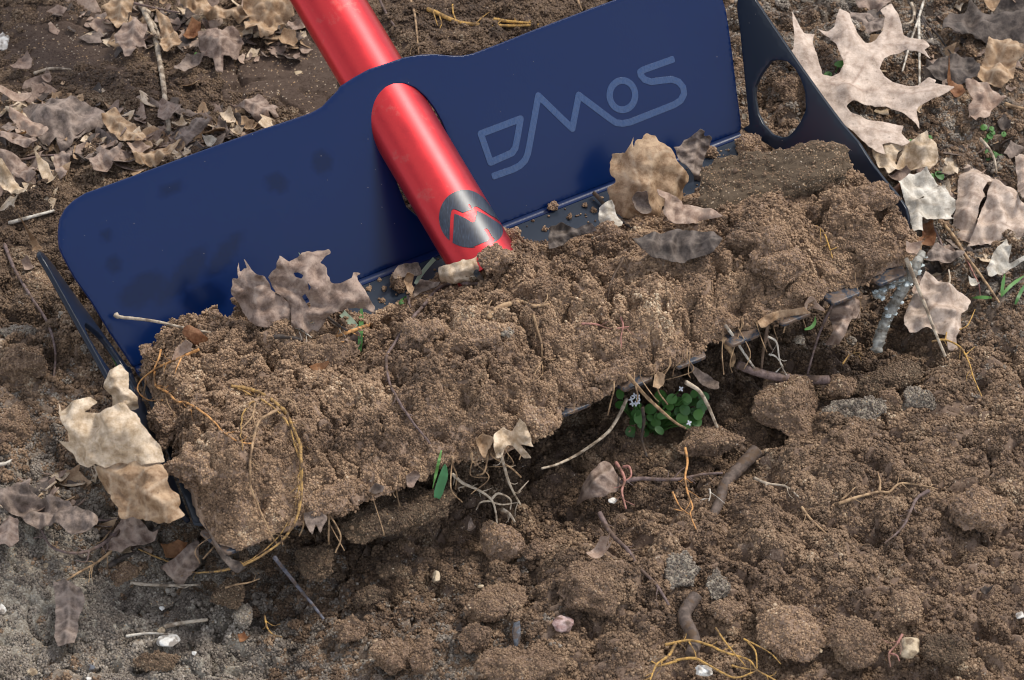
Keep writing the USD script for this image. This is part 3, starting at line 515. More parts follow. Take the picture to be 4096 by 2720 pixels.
#@@LITTER
# ---------------------------------------------------------------- leaves, twigs, roots, stones: one object each
def hit_t(S, what='gpb'):
    S = np.atleast_2d(S); d = rays(S); z = np.arange(.16, -.07, -.0005); out = np.empty(len(S))
    for s in range(0, len(S), 400):
        dd = d[s:s + 400]; t = (z[None] - CAM[2]) / dd[:, 2:3]; P = CAM + dd[:, None] * t[..., None]; on = np.zeros(t.shape, bool)
        if 'g' in what: on |= z[None] <= GS(P[..., :2].reshape(-1, 2)).reshape(t.shape)
        L = Lc(P.reshape(-1, 3))
        if 'p' in what: on |= ((L @ FN) <= PI_(np.c_[L[:, 0], L @ FU])).reshape(t.shape)
        if 'b' in what:
            q = L @ FU; a = ((L @ FN) <= 0) & ((L @ FN) > -.003) & (np.abs(L[:, 0]) < .235) & (q > 0) & (q < .15)
            q = L @ PU; a |= ((L @ PN) <= 0) & ((L @ PN) > -.004) & (np.abs(L[:, 0]) < .23) & (q > 0) & (q < .10); on |= a.reshape(t.shape)
        i = np.where(on.any(1), on.argmax(1), len(z) - 1); out[s:s + 400] = t[np.arange(len(dd)), i]
    return out
def leaf_mat(name, a, b, spot, vein, trans=.18):
    return mat(name, {'g': ('geometry', {}), 'n': ('noise_texture', {'scale': 130.0, 'detail': 7.0, 'roughness': .72}), 'n2': ('noise_texture', {'scale': 480.0, 'detail': 4.0, 'roughness': .7}),
        'r': ('rgb_ramp', {'ramp': [(.30, tuple(.55 * x for x in a)), (.42, a), (.60, b), (.75, tuple(min(1, 1.15 * x) for x in b))]}), 's': ('map_range', {'from_min': .60, 'from_max': .72, 'to_min': 0.0, 'to_max': .75, 'clamp': True}), 'sc': ('color', {'value': spot}), 'm': ('mix', {}),
        'v': ('attribute', {'attribute': 'vein'}), 'vc': ('color', {'value': vein}), 'mv': ('mix', {}), 'vs': ('math', {'math_type': 'multiply', 'value2': .6}),
        'b': ('bump', {'strength': .5, 'distance': .0012}), 'p': ('principled_bsdf', {'roughness': .62, 'specular_ior_level': .35}), 't': ('translucent_bsdf', {}), 'mx': ('mix_closure', {'fac': trans})},
        [('g.position', 'n.vector'), ('g.position', 'n2.vector'), ('n.fac', 'r.fac'), ('n2.fac', 's.value'), ('s.result', 'm.fac'), ('r.color', 'm.color1'), ('sc.color', 'm.color2'), ('v.fac', 'vs.value1'), ('vs.value', 'mv.fac'),
         ('m.color', 'mv.color1'), ('vc.color', 'mv.color2'), ('mv.color', 'p.base_color'), ('mv.color', 't.color'), ('n2.fac', 'b.height'), ('b.normal', 'p.normal'), ('p.BSDF', 'mx.closure1'), ('t.BSDF', 'mx.closure2')], surface='mx.closure')
LM = {'tan': leaf_mat('leaf_tan', (.27, .165, .09), (.47, .325, .20), (.13, .075, .045), (.56, .43, .30)),
      'pale': leaf_mat('leaf_pale', (.44, .32, .20), (.70, .57, .42), (.24, .16, .10), (.34, .24, .15)),
      'white': leaf_mat('leaf_white', (.42, .37, .30), (.68, .63, .54), (.24, .20, .15), (.36, .30, .23)),
      'grey': leaf_mat('leaf_grey', (.18, .12, .09), (.37, .27, .21), (.09, .06, .045), (.44, .34, .27)),
      'purple': leaf_mat('leaf_purple', (.125, .092, .073), (.30, .228, .183), (.065, .048, .038), (.38, .30, .245)),
      'dark': leaf_mat('leaf_dark', (.05, .037, .03), (.14, .108, .088), (.028, .022, .018), (.19, .15, .12)),
      'pink': leaf_mat('leaf_pink', (.30, .20, .145), (.48, .36, .275), (.17, .115, .085), (.30, .2, .145)),
      'orange': leaf_mat('leaf_orange', (.16, .06, .022), (.30, .15, .07), (.08, .04, .02), (.3, .18, .1)),
      'oak': leaf_mat('leaf_oak', (.43, .325, .25), (.62, .50, .405), (.19, .135, .105), (.27, .175, .125))}
def woody(name, a, b, sc=300.0, dirt=.7):
    return mat(name, {'g': ('geometry', {}), 'n': ('noise_texture', {'scale': sc, 'detail': 5.0, 'roughness': .65}), 'r': ('rgb_ramp', {'ramp': [(.35, a), (.65, b)]}), 'd': ('noise_texture', {'scale': 170.0, 'detail': 3.0}), 'dm': ('map_range', {'from_min': .5, 'from_max': .6, 'to_min': 0.0, 'to_max': dirt, 'clamp': True}), 'dc': ('color', {'value': (.085, .052, .03)}), 'mx': ('mix', {}), 'b': ('bump', {'strength': .6, 'distance': .001}), 'p': ('principled_bsdf', {'roughness': .75, 'specular_ior_level': .3})},
        [('g.position', 'n.vector'), ('g.position', 'd.vector'), ('d.fac', 'dm.value'), ('dm.result', 'mx.fac'), ('n.fac', 'r.fac'), ('r.color', 'mx.color1'), ('dc.color', 'mx.color2'), ('mx.color', 'p.base_color'), ('n.fac', 'b.height'), ('b.normal', 'p.normal')])
WM = {'brown': woody('wood_brown', (.06, .04, .028), (.17, .115, .08)), 'dark': woody('wood_dark', (.022, .017, .014), (.075, .058, .048)), 'purple': woody('wood_purple', (.075, .05, .045), (.19, .135, .12)),
      'pale': woody('wood_pale', (.28, .215, .15), (.50, .42, .32)), 'white': woody('wood_white', (.36, .31, .25), (.62, .57, .48)), 'orange': woody('root_orange', (.36, .16, .05), (.60, .32, .12)),
      'yellow': woody('root_yellow', (.20, .12, .05), (.58, .34, .085), 420.0), 'hoop': woody('root_hoop', (.17, .10, .045), (.46, .28, .09), 420.0, .95), 'tan': woody('root_tan', (.20, .12, .065), (.40, .27, .15)), 'blue': woody('twig_slate', (.05, .05, .062), (.16, .155, .18)), 'red': woody('root_red', (.22, .09, .07), (.40, .20, .16)),
      'bark': woody('bark_red', (.05, .028, .02), (.22, .10, .055)), 'buried': woody('root_buried', (.05, .036, .028), (.13, .095, .075), 260.0, .95), 'lichen': woody('lichen_bark', (.10, .085, .065), (.36, .35, .31), 190.0, .3), 'black': woody('wood_black', (.02, .02, .022), (.06, .06, .065))}
def stone_mat(name, a, b): return woody(name, a, b, 220.0)
SM = {'white': stone_mat('stone_white', (.52, .48, .42), (.74, .72, .66)), 'grey': stone_mat('stone_grey', (.10, .095, .085), (.24, .22, .20)), 'tan': stone_mat('stone_tan', (.30, .22, .13), (.52, .42, .29)),
      'red': stone_mat('stone_red', (.20, .11, .095), (.48, .36, .33)), 'slate': stone_mat('stone_slate', (.045, .05, .06), (.12, .13, .15))}
GREEN = mat('leaf_green', {'oi': ('object_info', {}), 'r': ('rgb_ramp', {'ramp': [(0, (.055, .155, .03)), (1, (.125, .28, .065))]}), 'p': ('principled_bsdf', {'roughness': .42}), 't': ('translucent_bsdf', {}), 'mx': ('mix_closure', {'fac': .3})},
    [('oi.random', 'r.fac'), ('r.color', 'p.base_color'), ('r.color', 't.color'), ('p.BSDF', 'mx.closure1'), ('t.BSDF', 'mx.closure2')], surface='mx.closure')
GREEN2 = mat('grass_bluish', {'p': ('principled_bsdf', {'base_color': (.10, .29, .12), 'roughness': .45}), 't': ('translucent_bsdf', {'color': (.10, .29, .12)}), 'mx': ('mix_closure', {'fac': .25})}, [('p.BSDF', 'mx.closure1'), ('t.BSDF', 'mx.closure2')], surface='mx.closure')
GRASS_PALE = mat('grass_pale', {'p': ('principled_bsdf', {'base_color': (.40, .48, .34), 'roughness': .5}), 't': ('translucent_bsdf', {'color': (.4, .48, .34)}), 'mx': ('mix_closure', {'fac': .25})}, [('p.BSDF', 'mx.closure1'), ('t.BSDF', 'mx.closure2')], surface='mx.closure')
PETAL = mat('petal_white', {'p': ('principled_bsdf', {'base_color': (.8, .8, .82), 'roughness': .5})}, [])

seed_ = [100]
def lamina(view, poly, n=(0, -.25, 1), lift=.004, cup=.004, wav=.005, veins=(), holes=(), on='gpb', drape=True, anchor=None, rag=.0007, fold=0.0, vw=.0006, t0=None, rel=None):
    seed_[0] += 1; sd = seed_[0]; S = C(view, poly); n = np.asarray(n, float); n /= np.linalg.norm(n)
    an = C(view, [anchor])[0] if anchor is not None else np.array(Polygon(S).representative_point().coords[0])
    t = hit_t([an], on)[0] if t0 is None else t0; p0 = CAM + rays([an])[0] * t + n * lift
    e1 = np.cross([0, 1, .3], n); e1 /= np.linalg.norm(e1); e2 = np.cross(n, e1)
    def fl(q): X = hit_plane(q, p0, n) - p0; return np.c_[X @ e1, X @ e2]
    pg = Polygon(fl(S), [fl(C(view, h)) for h in holes]).buffer(0)
    if pg.geom_type != 'Polygon': pg = max(pg.geoms, key=lambda g: g.area)
    R = math.sqrt(pg.area / math.pi); sp = max(.0009, min(.0016, R / 14))
    ring = resample(pg.exterior.coords, .001); jit = fbm2(ring[:, 0], ring[:, 1], .0035, 3, sd) * 2 * rag + fbm2(ring[:, 0], ring[:, 1], .0016, 2, sd + 3) * rag
    c = pg.centroid.coords[0]; rr = ring - c; rr = rr / (np.linalg.norm(rr, axis=1, keepdims=True) + 1e-9); ring = ring + rr * jit[:, None] * 1.6
    pg2 = Polygon(ring, [list(i.coords) for i in pg.interiors]).buffer(0)
    if pg2.geom_type != 'Polygon': pg2 = max(pg2.geoms, key=lambda g: g.area)
    P, T = tri2d(pg2, sp, .0011, sd); q = P - np.array(c); rad = np.linalg.norm(q, axis=1) / R
    rg = np.random.default_rng(sd); a0 = rg.uniform(0, np.pi); ax = np.array([math.cos(a0), math.sin(a0)])
    wav *= 1.3; h = cup * (.45 * rad ** 2 + .55 * ((q @ ax) / R) ** 2) + wav * (fbm2(P[:, 0], P[:, 1], max(.009, R * .6), 2, sd) * 1.2 + 1.5 * (.25 - np.abs(fbm2(P[:, 0], P[:, 1], max(.011, R * .75), 2, sd + 2))) + .45 * (.2 - np.abs(fbm2(P[:, 0], P[:, 1], .008, 2, sd + 4))) + fbm2(P[:, 0], P[:, 1], .0045, 3, sd + 1) * .22)
    vein = np.zeros(len(P))
    vl = [fl(C(view, v)) for v in veins]
    if not vl and R > .007:                                       # a midrib with side veins along the longest direction
        u = np.linalg.svd(q, full_matrices=False)[2][0]; w = np.array([-u[1], u[0]]); L = np.abs(q @ u).max(); vl = [np.array([c - u * L, c + u * L * .2 + w * R * .08, c + u * L])]
        for k in np.linspace(-.6, .6, 4):
            for sgn in (-1, 1): vl.append(np.array([c + u * L * k, c + u * (L * k + R * .35) + sgn * w * R * .8]))
    for v in vl:
        d = shapely.distance(LineString(catmull(v, .002)), shapely.points(P)); vein = np.maximum(vein, np.exp(-(d / vw) ** 2)); h += .0016 * np.exp(-(d / (R * .12 + .0015)) ** 2)
    if fold and vl: d = shapely.distance(LineString(vl[0]), shapely.points(P)); h += fold * d / R
    X = p0 + P[:, :1] * e1 + P[:, 1:] * e2 + h[:, None] * n
    if drape: X[:, 2] = np.maximum(X[:, 2], GS(X[:, :2]) + .0012 + .0012 * (vein > 2))
    N = usdkit.meshkit.arrays((X, T), True)[2]; th = .00016
    v, f, u = solid(X + N * th, X - N * th, T); return (v, f), np.r_[vein, vein][u]
def leaf(label, view, poly, m='tan', stalk=None, sr=.0008, group=None, name='dead_leaf', cat='leaf', **kw):
    mesh, vein = lamina(view, poly, **kw)
    if stalk is None: return obj(name, mesh, LM[m], None, smooth=True, attrs={'vein': vein}, label=label, cat=cat, group=group)
    t = thing(name, label, cat, group); obj('lamina', mesh, LM[m], t, smooth=True, attrs={'vein': vein})
    obj('stalk', strand(*stalk[:2], sr, **(stalk[2] if len(stalk) > 2 else {})), WM['pale' if m in ('pale', 'white', 'tan', 'oak') else 'purple'], t, smooth=True); return t
def strand(view, pts, r, mode='lay', lift=None, on='gpb', taper=.6, rough=.12, wob=.0, up=0.0, sides=7, ends=(0.0, 0.0)):
    """A twig, stem or root seen along the given points. lay: follows the surface; span: straight between its two ends; up: arches off the surface."""
    seed_[0] += 1; S = catmull(C(view, pts), 5.0); t = hit_t(S, on); s = np.linspace(0, 1, len(S)); lift = r * .55 if lift is None else lift
    if mode == 'span': tt = np.minimum(t[0] + (t[-1] - t[0]) * s, t)
    else:
        from scipy.ndimage import minimum_filter1d, gaussian_filter1d
        tt = gaussian_filter1d(minimum_filter1d(t, 5, mode='nearest'), 4, mode='nearest'); tt = np.minimum(tt, t + r * .3)
    tt = tt - lift - up * np.sin(np.pi * s) - ends[0] * (1 - s) - ends[1] * s
    X = CAM + rays(S) * tt[:, None]
    if wob: X += wob * np.c_[fbm2(s, s * 0, .07, 3, seed_[0]), fbm2(s, s * 0, .07, 3, seed_[0] + 1), fbm2(s, s * 0, .07, 3, seed_[0] + 2)]
    R = r * (1 - (1 - taper) * s) * (1 + rough * 2 * fbm2(s * np.linalg.norm(X[-1] - X[0]), s * 0, .006, 3, seed_[0] + 5)); return tube(X, R, sides, rough * .5, seed_[0])
def stick(label, view, pts, r, m='brown', name='twig', cat='twig', group=None, branches=(), **kw):
    VB = view; branches = [q if isinstance(q, tuple) and len(q) == 2 and np.ndim(q[1]) == 0 else (q, r * .6) for q in branches]
    if name == 'root' and r < .0025:
        P_ = catmull(C(view, pts), 8.0); rg = np.random.default_rng(len(label) * 7 + int(pts[0][0])); view, pts = 'S', [tuple(q) for q in C(view, pts)]; bb = []
        for q in branches: bb.append(([tuple(x) for x in C(VB, q[0])], q[1]))
        for _ in range(int(np.clip(len(P_) / 7, 2, 9))):
            k = rg.integers(1, max(2, len(P_) - 2)); T = P_[min(k + 1, len(P_) - 1)] - P_[k - 1]; T /= np.linalg.norm(T) + 1e-9; N = np.array([-T[1], T[0]]) * rg.choice([-1, 1]); L = rg.uniform(18, 60)
            bb.append(([tuple(P_[k]), tuple(P_[k] + L * (.5 * N + .45 * T)), tuple(P_[k] + L * (rg.uniform(.6, 1.1) * N + rg.uniform(.3, 1.0) * T))], float(max(.0002, r * .28))))
        if 'up' not in kw: kw = {**kw, 'lift': kw.get('lift', .001) + .0016}
        branches = bb; kw = {**kw, 'taper': kw.get('taper', .45)}
    if not branches: return obj(name, strand(view, pts, r, **kw), WM[m], None, smooth=True, label=label, cat=cat, group=group)
    t = thing(name, label, cat, group); obj('stem' if name != 'root' else 'main_root', strand(view, pts, r, **kw), WM[m], t, smooth=True)
    for b in branches:
        rb = r * .6; k2 = {k: v for k, v in kw.items() if k not in ('up', 'ends')}
        if isinstance(b, tuple) and len(b) == 2 and np.ndim(b[1]) == 0: b, rb = b
        obj('side_shoot' if name != 'root' else 'rootlet', strand(view, b, rb, **k2), WM[m], t, smooth=True)
    return t
def clod(label, view, c, rx, ry, m='loam', on='gpb', sink=.5, asp_z=.8, ang=0.0, seed=None, toward=0.0, amp=.22, name='soil_clod', cat='soil clod', sub=4, grain=.0022, group=None):
    if sub == 4 and max(rx, ry) > 90: sub = 5
    seed_[0] += 1; s = C(view, [c, (c[0] + rx, c[1]), (c[0], c[1] + ry)]); t = hit_t(s[:1], on)[0]; p = CAM + rays(s[:1])[0] * (t - toward); px = t / FPX
    a, b = np.linalg.norm(s[1] - s[0]) * px, np.linalg.norm(s[2] - s[0]) * px / .82; h = min(a, b) * asp_z
    ms = {'loam': soil_brown0, 'pile': soil_pile, 'grey': soil_grey, 'dark': soil_dark}.get(m) or SM[m]
    rad = max(a, b); mesh = bumpy_ball(p + np.array([0, b * .25, h * (1 - 2 * sink) * .5]), rad, seed or seed_[0], (a / rad, b / rad, h / rad), sub, amp, grain, ang)
    if m not in MG: return obj(name, mesh, ms, None, smooth=True, label=label, cat=cat, group=group)
    t_ = thing(name, label, cat, group); obj('lump' if m in MG else 'stone_body', mesh, ms, t_, smooth=True)
    if m in MG:
        k = int(np.clip(mesh.area * .62 / 7.5e-7, 60, 2600)); q, fi = trimesh.sample.sample_surface(mesh, k * 2, seed=seed_[0]); nz = mesh.face_normals[fi]; up = (nz @ np.array([0, -.35, .9])) > -.25; q, nz = q[up][:k], nz[up][:k]; rg = np.random.default_rng(seed_[0])
        s = .00043 * np.exp(rg.normal(0, .35, len(q))); cl = fbm2(q[:, 0] + q[:, 2], q[:, 1], .004, 2, seed_[0]); gm, tn = grains_mesh(q + nz * (s * .3 + .0006 * np.maximum(cl, 0) * 2)[:, None], s, rg); tag(obj('grains', gm, MG[m], t_, smooth=True, attrs={'tone': tn}), None, None, None, 'stuff')
    return t_.GetPrim() if hasattr(t_, 'GetPrim') else t_
greyish = grain_mat('greyish_grain', [(0, (.05, .038, .029)), (.3, (.10, .077, .058)), (.6, (.165, .132, .102)), (.88, (.25, .208, .165)), (1, (.38, .33, .27))])
MG = {'loam': loam_grain, 'pile': soil_grain, 'grey': greyish, 'dark': damp_shade_grain}
soil_brown0 = soil_mat('clod_soil', [(.28, (.026, .016, .011)), (.5, (.078, .046, .030)), (.75, (.135, .083, .053)), (1.0, (.21, .14, .095))], .6, attr=False)
def stone(label, view, c, rx, ry, m='white', **kw): 
    kw = {**dict(sink=.3, amp=.12, sub=3, grain=0, asp_z=.6), **kw}; return clod(label, view, c, rx, ry, m, name='stone', cat='stone', **kw)

def flange_t(view, p, side=-1):
    f = np.array([side, 1, 1]); q = [W(np.array(x) * f) for x in ((.2055, .003, .0012), (.2343, -.1323, .0070), (.2329, .0466, .0645))]; n = np.cross(q[1] - q[0], q[2] - q[0]); n /= np.linalg.norm(n)
    d = rays(C(view, [p]))[0]; return float(((q[0] - CAM) @ n) / (d @ n))
UPR = (.12, -.75, .65)                                                # a leaf standing up, face towards the viewer
# --- leaves on the blade and its soil
leaf('large tan curled maple leaf standing on the soil in front of the lettering', 'T', [(860, 235), (835, 320), (850, 400), (870, 310), (900, 280), (970, 270), (990, 220), (1050, 185), (1090, 215), (1165, 220), (1200, 310), (1290, 360), (1370, 400), (1440, 500), (1450, 580), (1540, 660), (1620, 750), (1670, 800), (1640, 880), (1590, 980), (1610, 1080), (1640, 1150), (1710, 1240), (1600, 1260), (1450, 1210), (1250, 1220), (1210, 1380), (1000, 1430), (900, 1400), (700, 1390), (600, 1320), (560, 1220), (530, 1130), (500, 990), (490, 960), (590, 900), (600, 830), (530, 790), (520, 700), (540, 580), (590, 520), (560, 480), (640, 465), (740, 470), (750, 430), (800, 350)], 'tan',
     n=UPR, anchor=(950, 1420), lift=.002, cup=-.012, wav=.008, veins=[[(910, 1000), (850, 720), (800, 450)], [(1010, 1030), (1070, 750), (1050, 470)], [(1420, 1110), (1460, 900), (1550, 670)], [(850, 900), (740, 820), (690, 720)], [(1120, 520), (1250, 450), (1380, 440)]], drape=False)
leaf('grey weathered leaf sprinkled with sand, upright behind the large tan leaf', 'T', [(1380, 390), (1470, 380), (1500, 330), (1540, 280), (1570, 290), (1680, 200), (1740, 135), (1820, 150), (1805, 215), (1830, 240), (1890, 215), (1915, 260), (1890, 370), (1860, 450), (1800, 600), (1780, 690), (1770, 880), (1680, 870), (1650, 780), (1540, 650), (1450, 580), (1420, 480)], 'purple', n=UPR, anchor=(1730, 900), lift=-.008, cup=.004, wav=.008, drape=False)
leaf('small grey sandy leaf leaning on the foot of the large tan leaf', 'T', [(800, 1120), (860, 1010), (1000, 1030), (1050, 1170), (1090, 1280), (1040, 1340), (960, 1340), (850, 1250)], 'purple', n=UPR, anchor=(1000, 1440), lift=.010, wav=.003, drape=False)
leaf('pinkish brown leaf dusted with sand at the right foot of the tan leaf', 'T', [(1120, 1080), (1220, 1090), (1400, 1140), (1500, 1180), (1510, 1240), (1640, 1230), (1800, 1290), (1980, 1400), (2020, 1520), (1800, 1490), (1640, 1540), (1400, 1520), (1300, 1480), (1220, 1400), (1230, 1220), (1140, 1160)], 'pink', n=(.1, -.5, .8), anchor=(1550, 1530), lift=.004, wav=.007, drape=False)
leaf('silvery white leaf tip lying on the blade floor left of the tan leaf', 'T', [(340, 1290), (420, 1230), (520, 1180), (560, 1280), (600, 1400), (670, 1500), (660, 1570), (560, 1620), (400, 1600), (330, 1450)], 'white', n=(0, -.5, .8), anchor=(480, 1600), lift=.006, wav=.004, drape=False)
leaf('pale leaf scrap half buried under the silvery leaf tip', 'R5', [(1790, 110), (1850, 60), (1875, 100), (1860, 150), (1820, 140)], 'white', n=(0, -.5, .8), lift=.002, wav=.003, drape=False)
leaf('dark brown curled leaf on the soil between shaft end and silvery leaf', 'R5', [(1520, 40), (1600, -5), (1690, 45), (1790, 15), (1828, 90), (1700, 92), (1650, 110), (1560, 180), (1505, 200)], 'dark', n=(0, -.6, .8), anchor=(1600, 150), lift=.003, cup=.009, wav=.006, drape=False)
leaf('flat grey brown leaf pressed on the soil below the pinkish leaf', 'V', [(1455, 575), (1500, 550), (1560, 535), (1640, 548), (1662, 570), (1640, 598), (1570, 612), (1500, 600)], 'dark', n=(.05, -.4, .9), lift=.002, wav=.004, drape=False)
leaf('grey brown maple leaf with holes standing in the soil against the blue plate', 'A', [(620, 540), (680, 440), (720, 400), (770, 215), (840, 270), (900, 305), (960, 290), (1050, 240), (1100, 180), (1170, 150), (1360, 155), (1480, 140), (1510, 190), (1430, 240), (1350, 330), (1440, 400), (1450, 500), (1500, 600), (1560, 630), (1650, 620), (1790, 550), (1810, 470), (1870, 460), (1940, 480), (1870, 510), (1920, 620), (2000, 720), (2050, 850), (2130, 960), (2120, 1060), (2000, 980), (1850, 970), (1700, 980), (1580, 1040), (1480, 1080), (1430, 1140), (1320, 1300), (1210, 1360), (1060, 1270), (940, 1230), (940, 1100), (930, 1000), (900, 870), (740, 760), (670, 650)], 'grey',
     n=(.1, -.72, .7), anchor=(1250, 1340), lift=.001, cup=-.004, wav=.013, drape=False, holes=[[(975, 470), (1040, 465), (1110, 510), (1090, 560), (1000, 530)], [(1140, 770), (1190, 850), (1220, 940), (1200, 980), (1150, 900), (1090, 810)], [(1165, 610), (1215, 680), (1190, 740), (1180, 690)]],
     veins=[[(960, 600), (1100, 430), (1230, 250)], [(960, 600), (880, 430), (780, 240)], [(880, 870), (1080, 600), (1200, 330)], [(1560, 1000), (1750, 850), (1980, 750)], [(1460, 800), (1480, 620), (1440, 420)]])
leaf('light brown leaf in the soil at the left of the holed maple leaf', 'A', [(90, 700), (110, 550), (190, 540), (175, 400), (187, 320), (205, 440), (222, 470), (260, 410), (310, 400), (250, 275), (330, 360), (430, 460), (480, 490), (590, 500), (620, 560), (680, 690), (830, 830), (940, 900), (945, 1050), (930, 1230), (800, 1240), (600, 1240), (400, 1200), (250, 1050), (200, 920), (170, 860), (110, 780)], 'grey', n=(-.05, -.75, .65), anchor=(560, 1180), lift=.003, cup=-.003, wav=.009, drape=False, veins=[[(455, 900), (450, 700), (420, 530)], [(450, 800), (540, 700), (580, 570)], [(830, 1040), (880, 950), (890, 880)]])
leaf('cream leaf folded under the lower end of the red shaft', 'R5', [(768, 290), (860, 255), (1000, 225), (1050, 198), (1085, 260), (1112, 330), (1040, 350), (1000, 400), (930, 392), (830, 392), (772, 392)], 'pale', n=(0, -.8, .6), anchor=(930, 400), lift=.004, cup=-.006, wav=.006, drape=False)
leaf('grey scrap of leaf upright left of the cream leaf', 'R5', [(445, 335), (490, 270), (620, 250), (652, 335), (560, 352), (460, 362)], 'purple', n=UPR, anchor=(560, 400), lift=.003, wav=.004, drape=False)
leaf('tan twisted leaf strip under the grey scrap', 'R5', [(523, 380), (550, 320), (600, 330), (590, 400), (602, 430), (575, 475), (555, 450)], 'tan', n=UPR, anchor=(580, 480), lift=.004, wav=.004, drape=False)
leaf('brown folded leaf scrap beside the tan twisted strip', 'R5', [(590, 430), (640, 370), (700, 380), (782, 390), (760, 420), (660, 450), (600, 492)], 'purple', n=(0, -.7, .7), anchor=(660, 470), lift=.004, wav=.005, drape=False)
leaf('reddish brown scrap of leaf sunk in the middle of the soil heap', 'R4', [(2085, 980), (2140, 945), (2210, 930), (2230, 945), (2190, 985), (2120, 1000)], 'orange', n=(0, -.5, .8), lift=.002, wav=.003, drape=False)
leaf('small grey leaf curl below the orange root on the heap', 'A', [(1705, 1460), (1740, 1400), (1830, 1350), (1900, 1330), (1945, 1380), (1930, 1500), (1900, 1568), (1830, 1520), (1850, 1420), (1790, 1440), (1750, 1480)], 'grey', n=(0, -.6, .8), lift=.003, wav=.004, drape=False)
leaf('brown winged maple seed stuck in the soil at the left of the plate', 'R4', [(1235, 690), (1270, 670), (1330, 705), (1405, 760), (1390, 800), (1330, 815), (1270, 775), (1232, 735)], 'orange', n=UPR, anchor=(1370, 810), lift=.004, wav=.002, cup=-.002, drape=False, name='maple_seed', cat='seed')
leaf('pale brown leaf shred under the winged maple seed', 'R4', [(1150, 910), (1190, 830), (1250, 770), (1300, 800), (1280, 850), (1200, 900)], 'pink', n=UPR, anchor=(1200, 900), lift=.002, wav=.004, drape=False)
leaf('tattered cream leaf hanging from the front edge of the soil', 'R5', [(1115, 1430), (1200, 1360), (1260, 1390), (1300, 1300), (1340, 1340), (1360, 1430), (1392, 1490), (1300, 1470), (1372, 1560), (1330, 1565), (1250, 1480), (1210, 1490), (1180, 1568), (1140, 1568)], 'pale', n=UPR, anchor=(1230, 1380), lift=.004, wav=.008, drape=False)
leaf('brown shredded leaf hanging left of the tattered cream leaf', 'R5', [(1000, 1440), (1060, 1400), (1122, 1430), (1100, 1500), (1062, 1565), (1020, 1490)], 'tan', n=UPR, anchor=(1060, 1410), lift=.004, wav=.006, drape=False)
leaf('small brown flake under the front edge beside the green blade', 'R8', [(540, 190), (600, 150), (640, 180), (592, 265), (550, 265)], 'grey', n=UPR, anchor=(600, 150), lift=.003, wav=.003, drape=False)
leaf('mauve brown flake on the front edge left of the slate tooth', 'R8', [(285, 285), (340, 240), (400, 250), (385, 300), (330, 312)], 'purple', n=UPR, anchor=(330, 240), lift=.003, wav=.003, drape=False)
leaf('grey brown leaf shreds hanging by the leftmost teeth', 'R7', [(2040, 440), (2130, 420), (2200, 460), (2190, 500), (2150, 570), (2130, 510), (2100, 580), (2060, 520)], 'purple', n=UPR, anchor=(2120, 420), lift=.003, wav=.004, drape=False)
leaf('tan leaf strip along the front edge under the right half of the heap', 'R6', [(530, 650), (660, 585), (850, 552), (882, 590), (700, 630), (600, 690), (560, 692)], 'tan', n=UPR, anchor=(700, 580), lift=.004, wav=.005, drape=False)
leaf('pale torn scrap on the front edge above the grey curled leaf', 'R6', [(865, 520), (910, 475), (980, 550), (992, 582), (930, 562), (880, 572)], 'pink', n=UPR, anchor=(920, 500), lift=.004, wav=.003, drape=False)
leaf('tan torn scrap under the front edge above the flowering plant', 'R5', [(2200, 1090), (2215, 1010), (2240, 980), (2290, 1010), (2285, 1070), (2250, 1105)], 'tan', n=UPR, anchor=(2240, 990), lift=.003, wav=.003, drape=False)
# --- leaves at the left front corner of the blade
leaf('pale leaf bent over the left flange beside a green grass blade', 'R4', [(705, 1090), (720, 1000), (800, 940), (862, 1000), (880, 1100), (935, 1160), (925, 1235), (840, 1265), (760, 1245), (765, 1150)], 'pale', n=(-.2, -.7, .6), anchor=(850, 1180), lift=.009, t0=flange_t('R4', (700, 960)), cup=-.004, wav=.006, drape=False)
leaf('large cream maple leaf at the left front corner of the blade', 'R4', [(370, 1180), (395, 1250), (470, 1195), (600, 1155), (650, 1190), (570, 1265), (700, 1272), (850, 1210), (950, 1290), (1000, 1400), (1065, 1480), (1085, 1590), (930, 1620), (800, 1600), (720, 1640), (650, 1610), (600, 1640), (520, 1600), (490, 1540), (400, 1460), (480, 1470), (480, 1400), (430, 1340), (380, 1265)], 'pale', n=(-.2, -.6, .75), anchor=(880, 1500), lift=.010, t0=flange_t('R4', (880, 1400)) - .012, cup=-.004, wav=.011, drape=False, veins=[[(560, 1440), (750, 1420), (930, 1430)], [(600, 1270), (700, 1310), (800, 1380)], [(650, 1580), (760, 1500), (880, 1440)]])
leaf('olive brown leaf below the large cream maple leaf', 'R7', [(620, 120), (700, 110), (820, 90), (1060, 100), (1140, 200), (1150, 290), (1200, 310), (1190, 400), (1225, 450), (1150, 510), (1010, 500), (900, 470), (800, 482), (790, 400), (740, 320), (680, 260)], 'tan', n=(-.2, -.6, .75), anchor=(1060, 250), lift=.006, t0=flange_t('R7', (1060, 200)) - .012, cup=-.006, wav=.009, drape=False)
leaf('brown leaf lying beneath the olive brown leaf at the lower left', 'R7', [(760, 600), (830, 500), (940, 480), (1012, 580), (1090, 590), (1060, 650), (980, 680), (870, 700), (830, 742), (720, 722)], 'grey', n=(-.1, -.4, .9), lift=.006, wav=.008)
leaf('pale grey leaf tip hanging below the left corner of the blade', 'R7', [(1080, 805), (1180, 750), (1240, 680), (1290, 640), (1342, 620), (1342, 800), (1270, 880), (1210, 942), (1170, 900), (1130, 860)], 'grey', n=(0, -.6, .8), lift=.012, wav=.004, cup=-.004, drape=False)
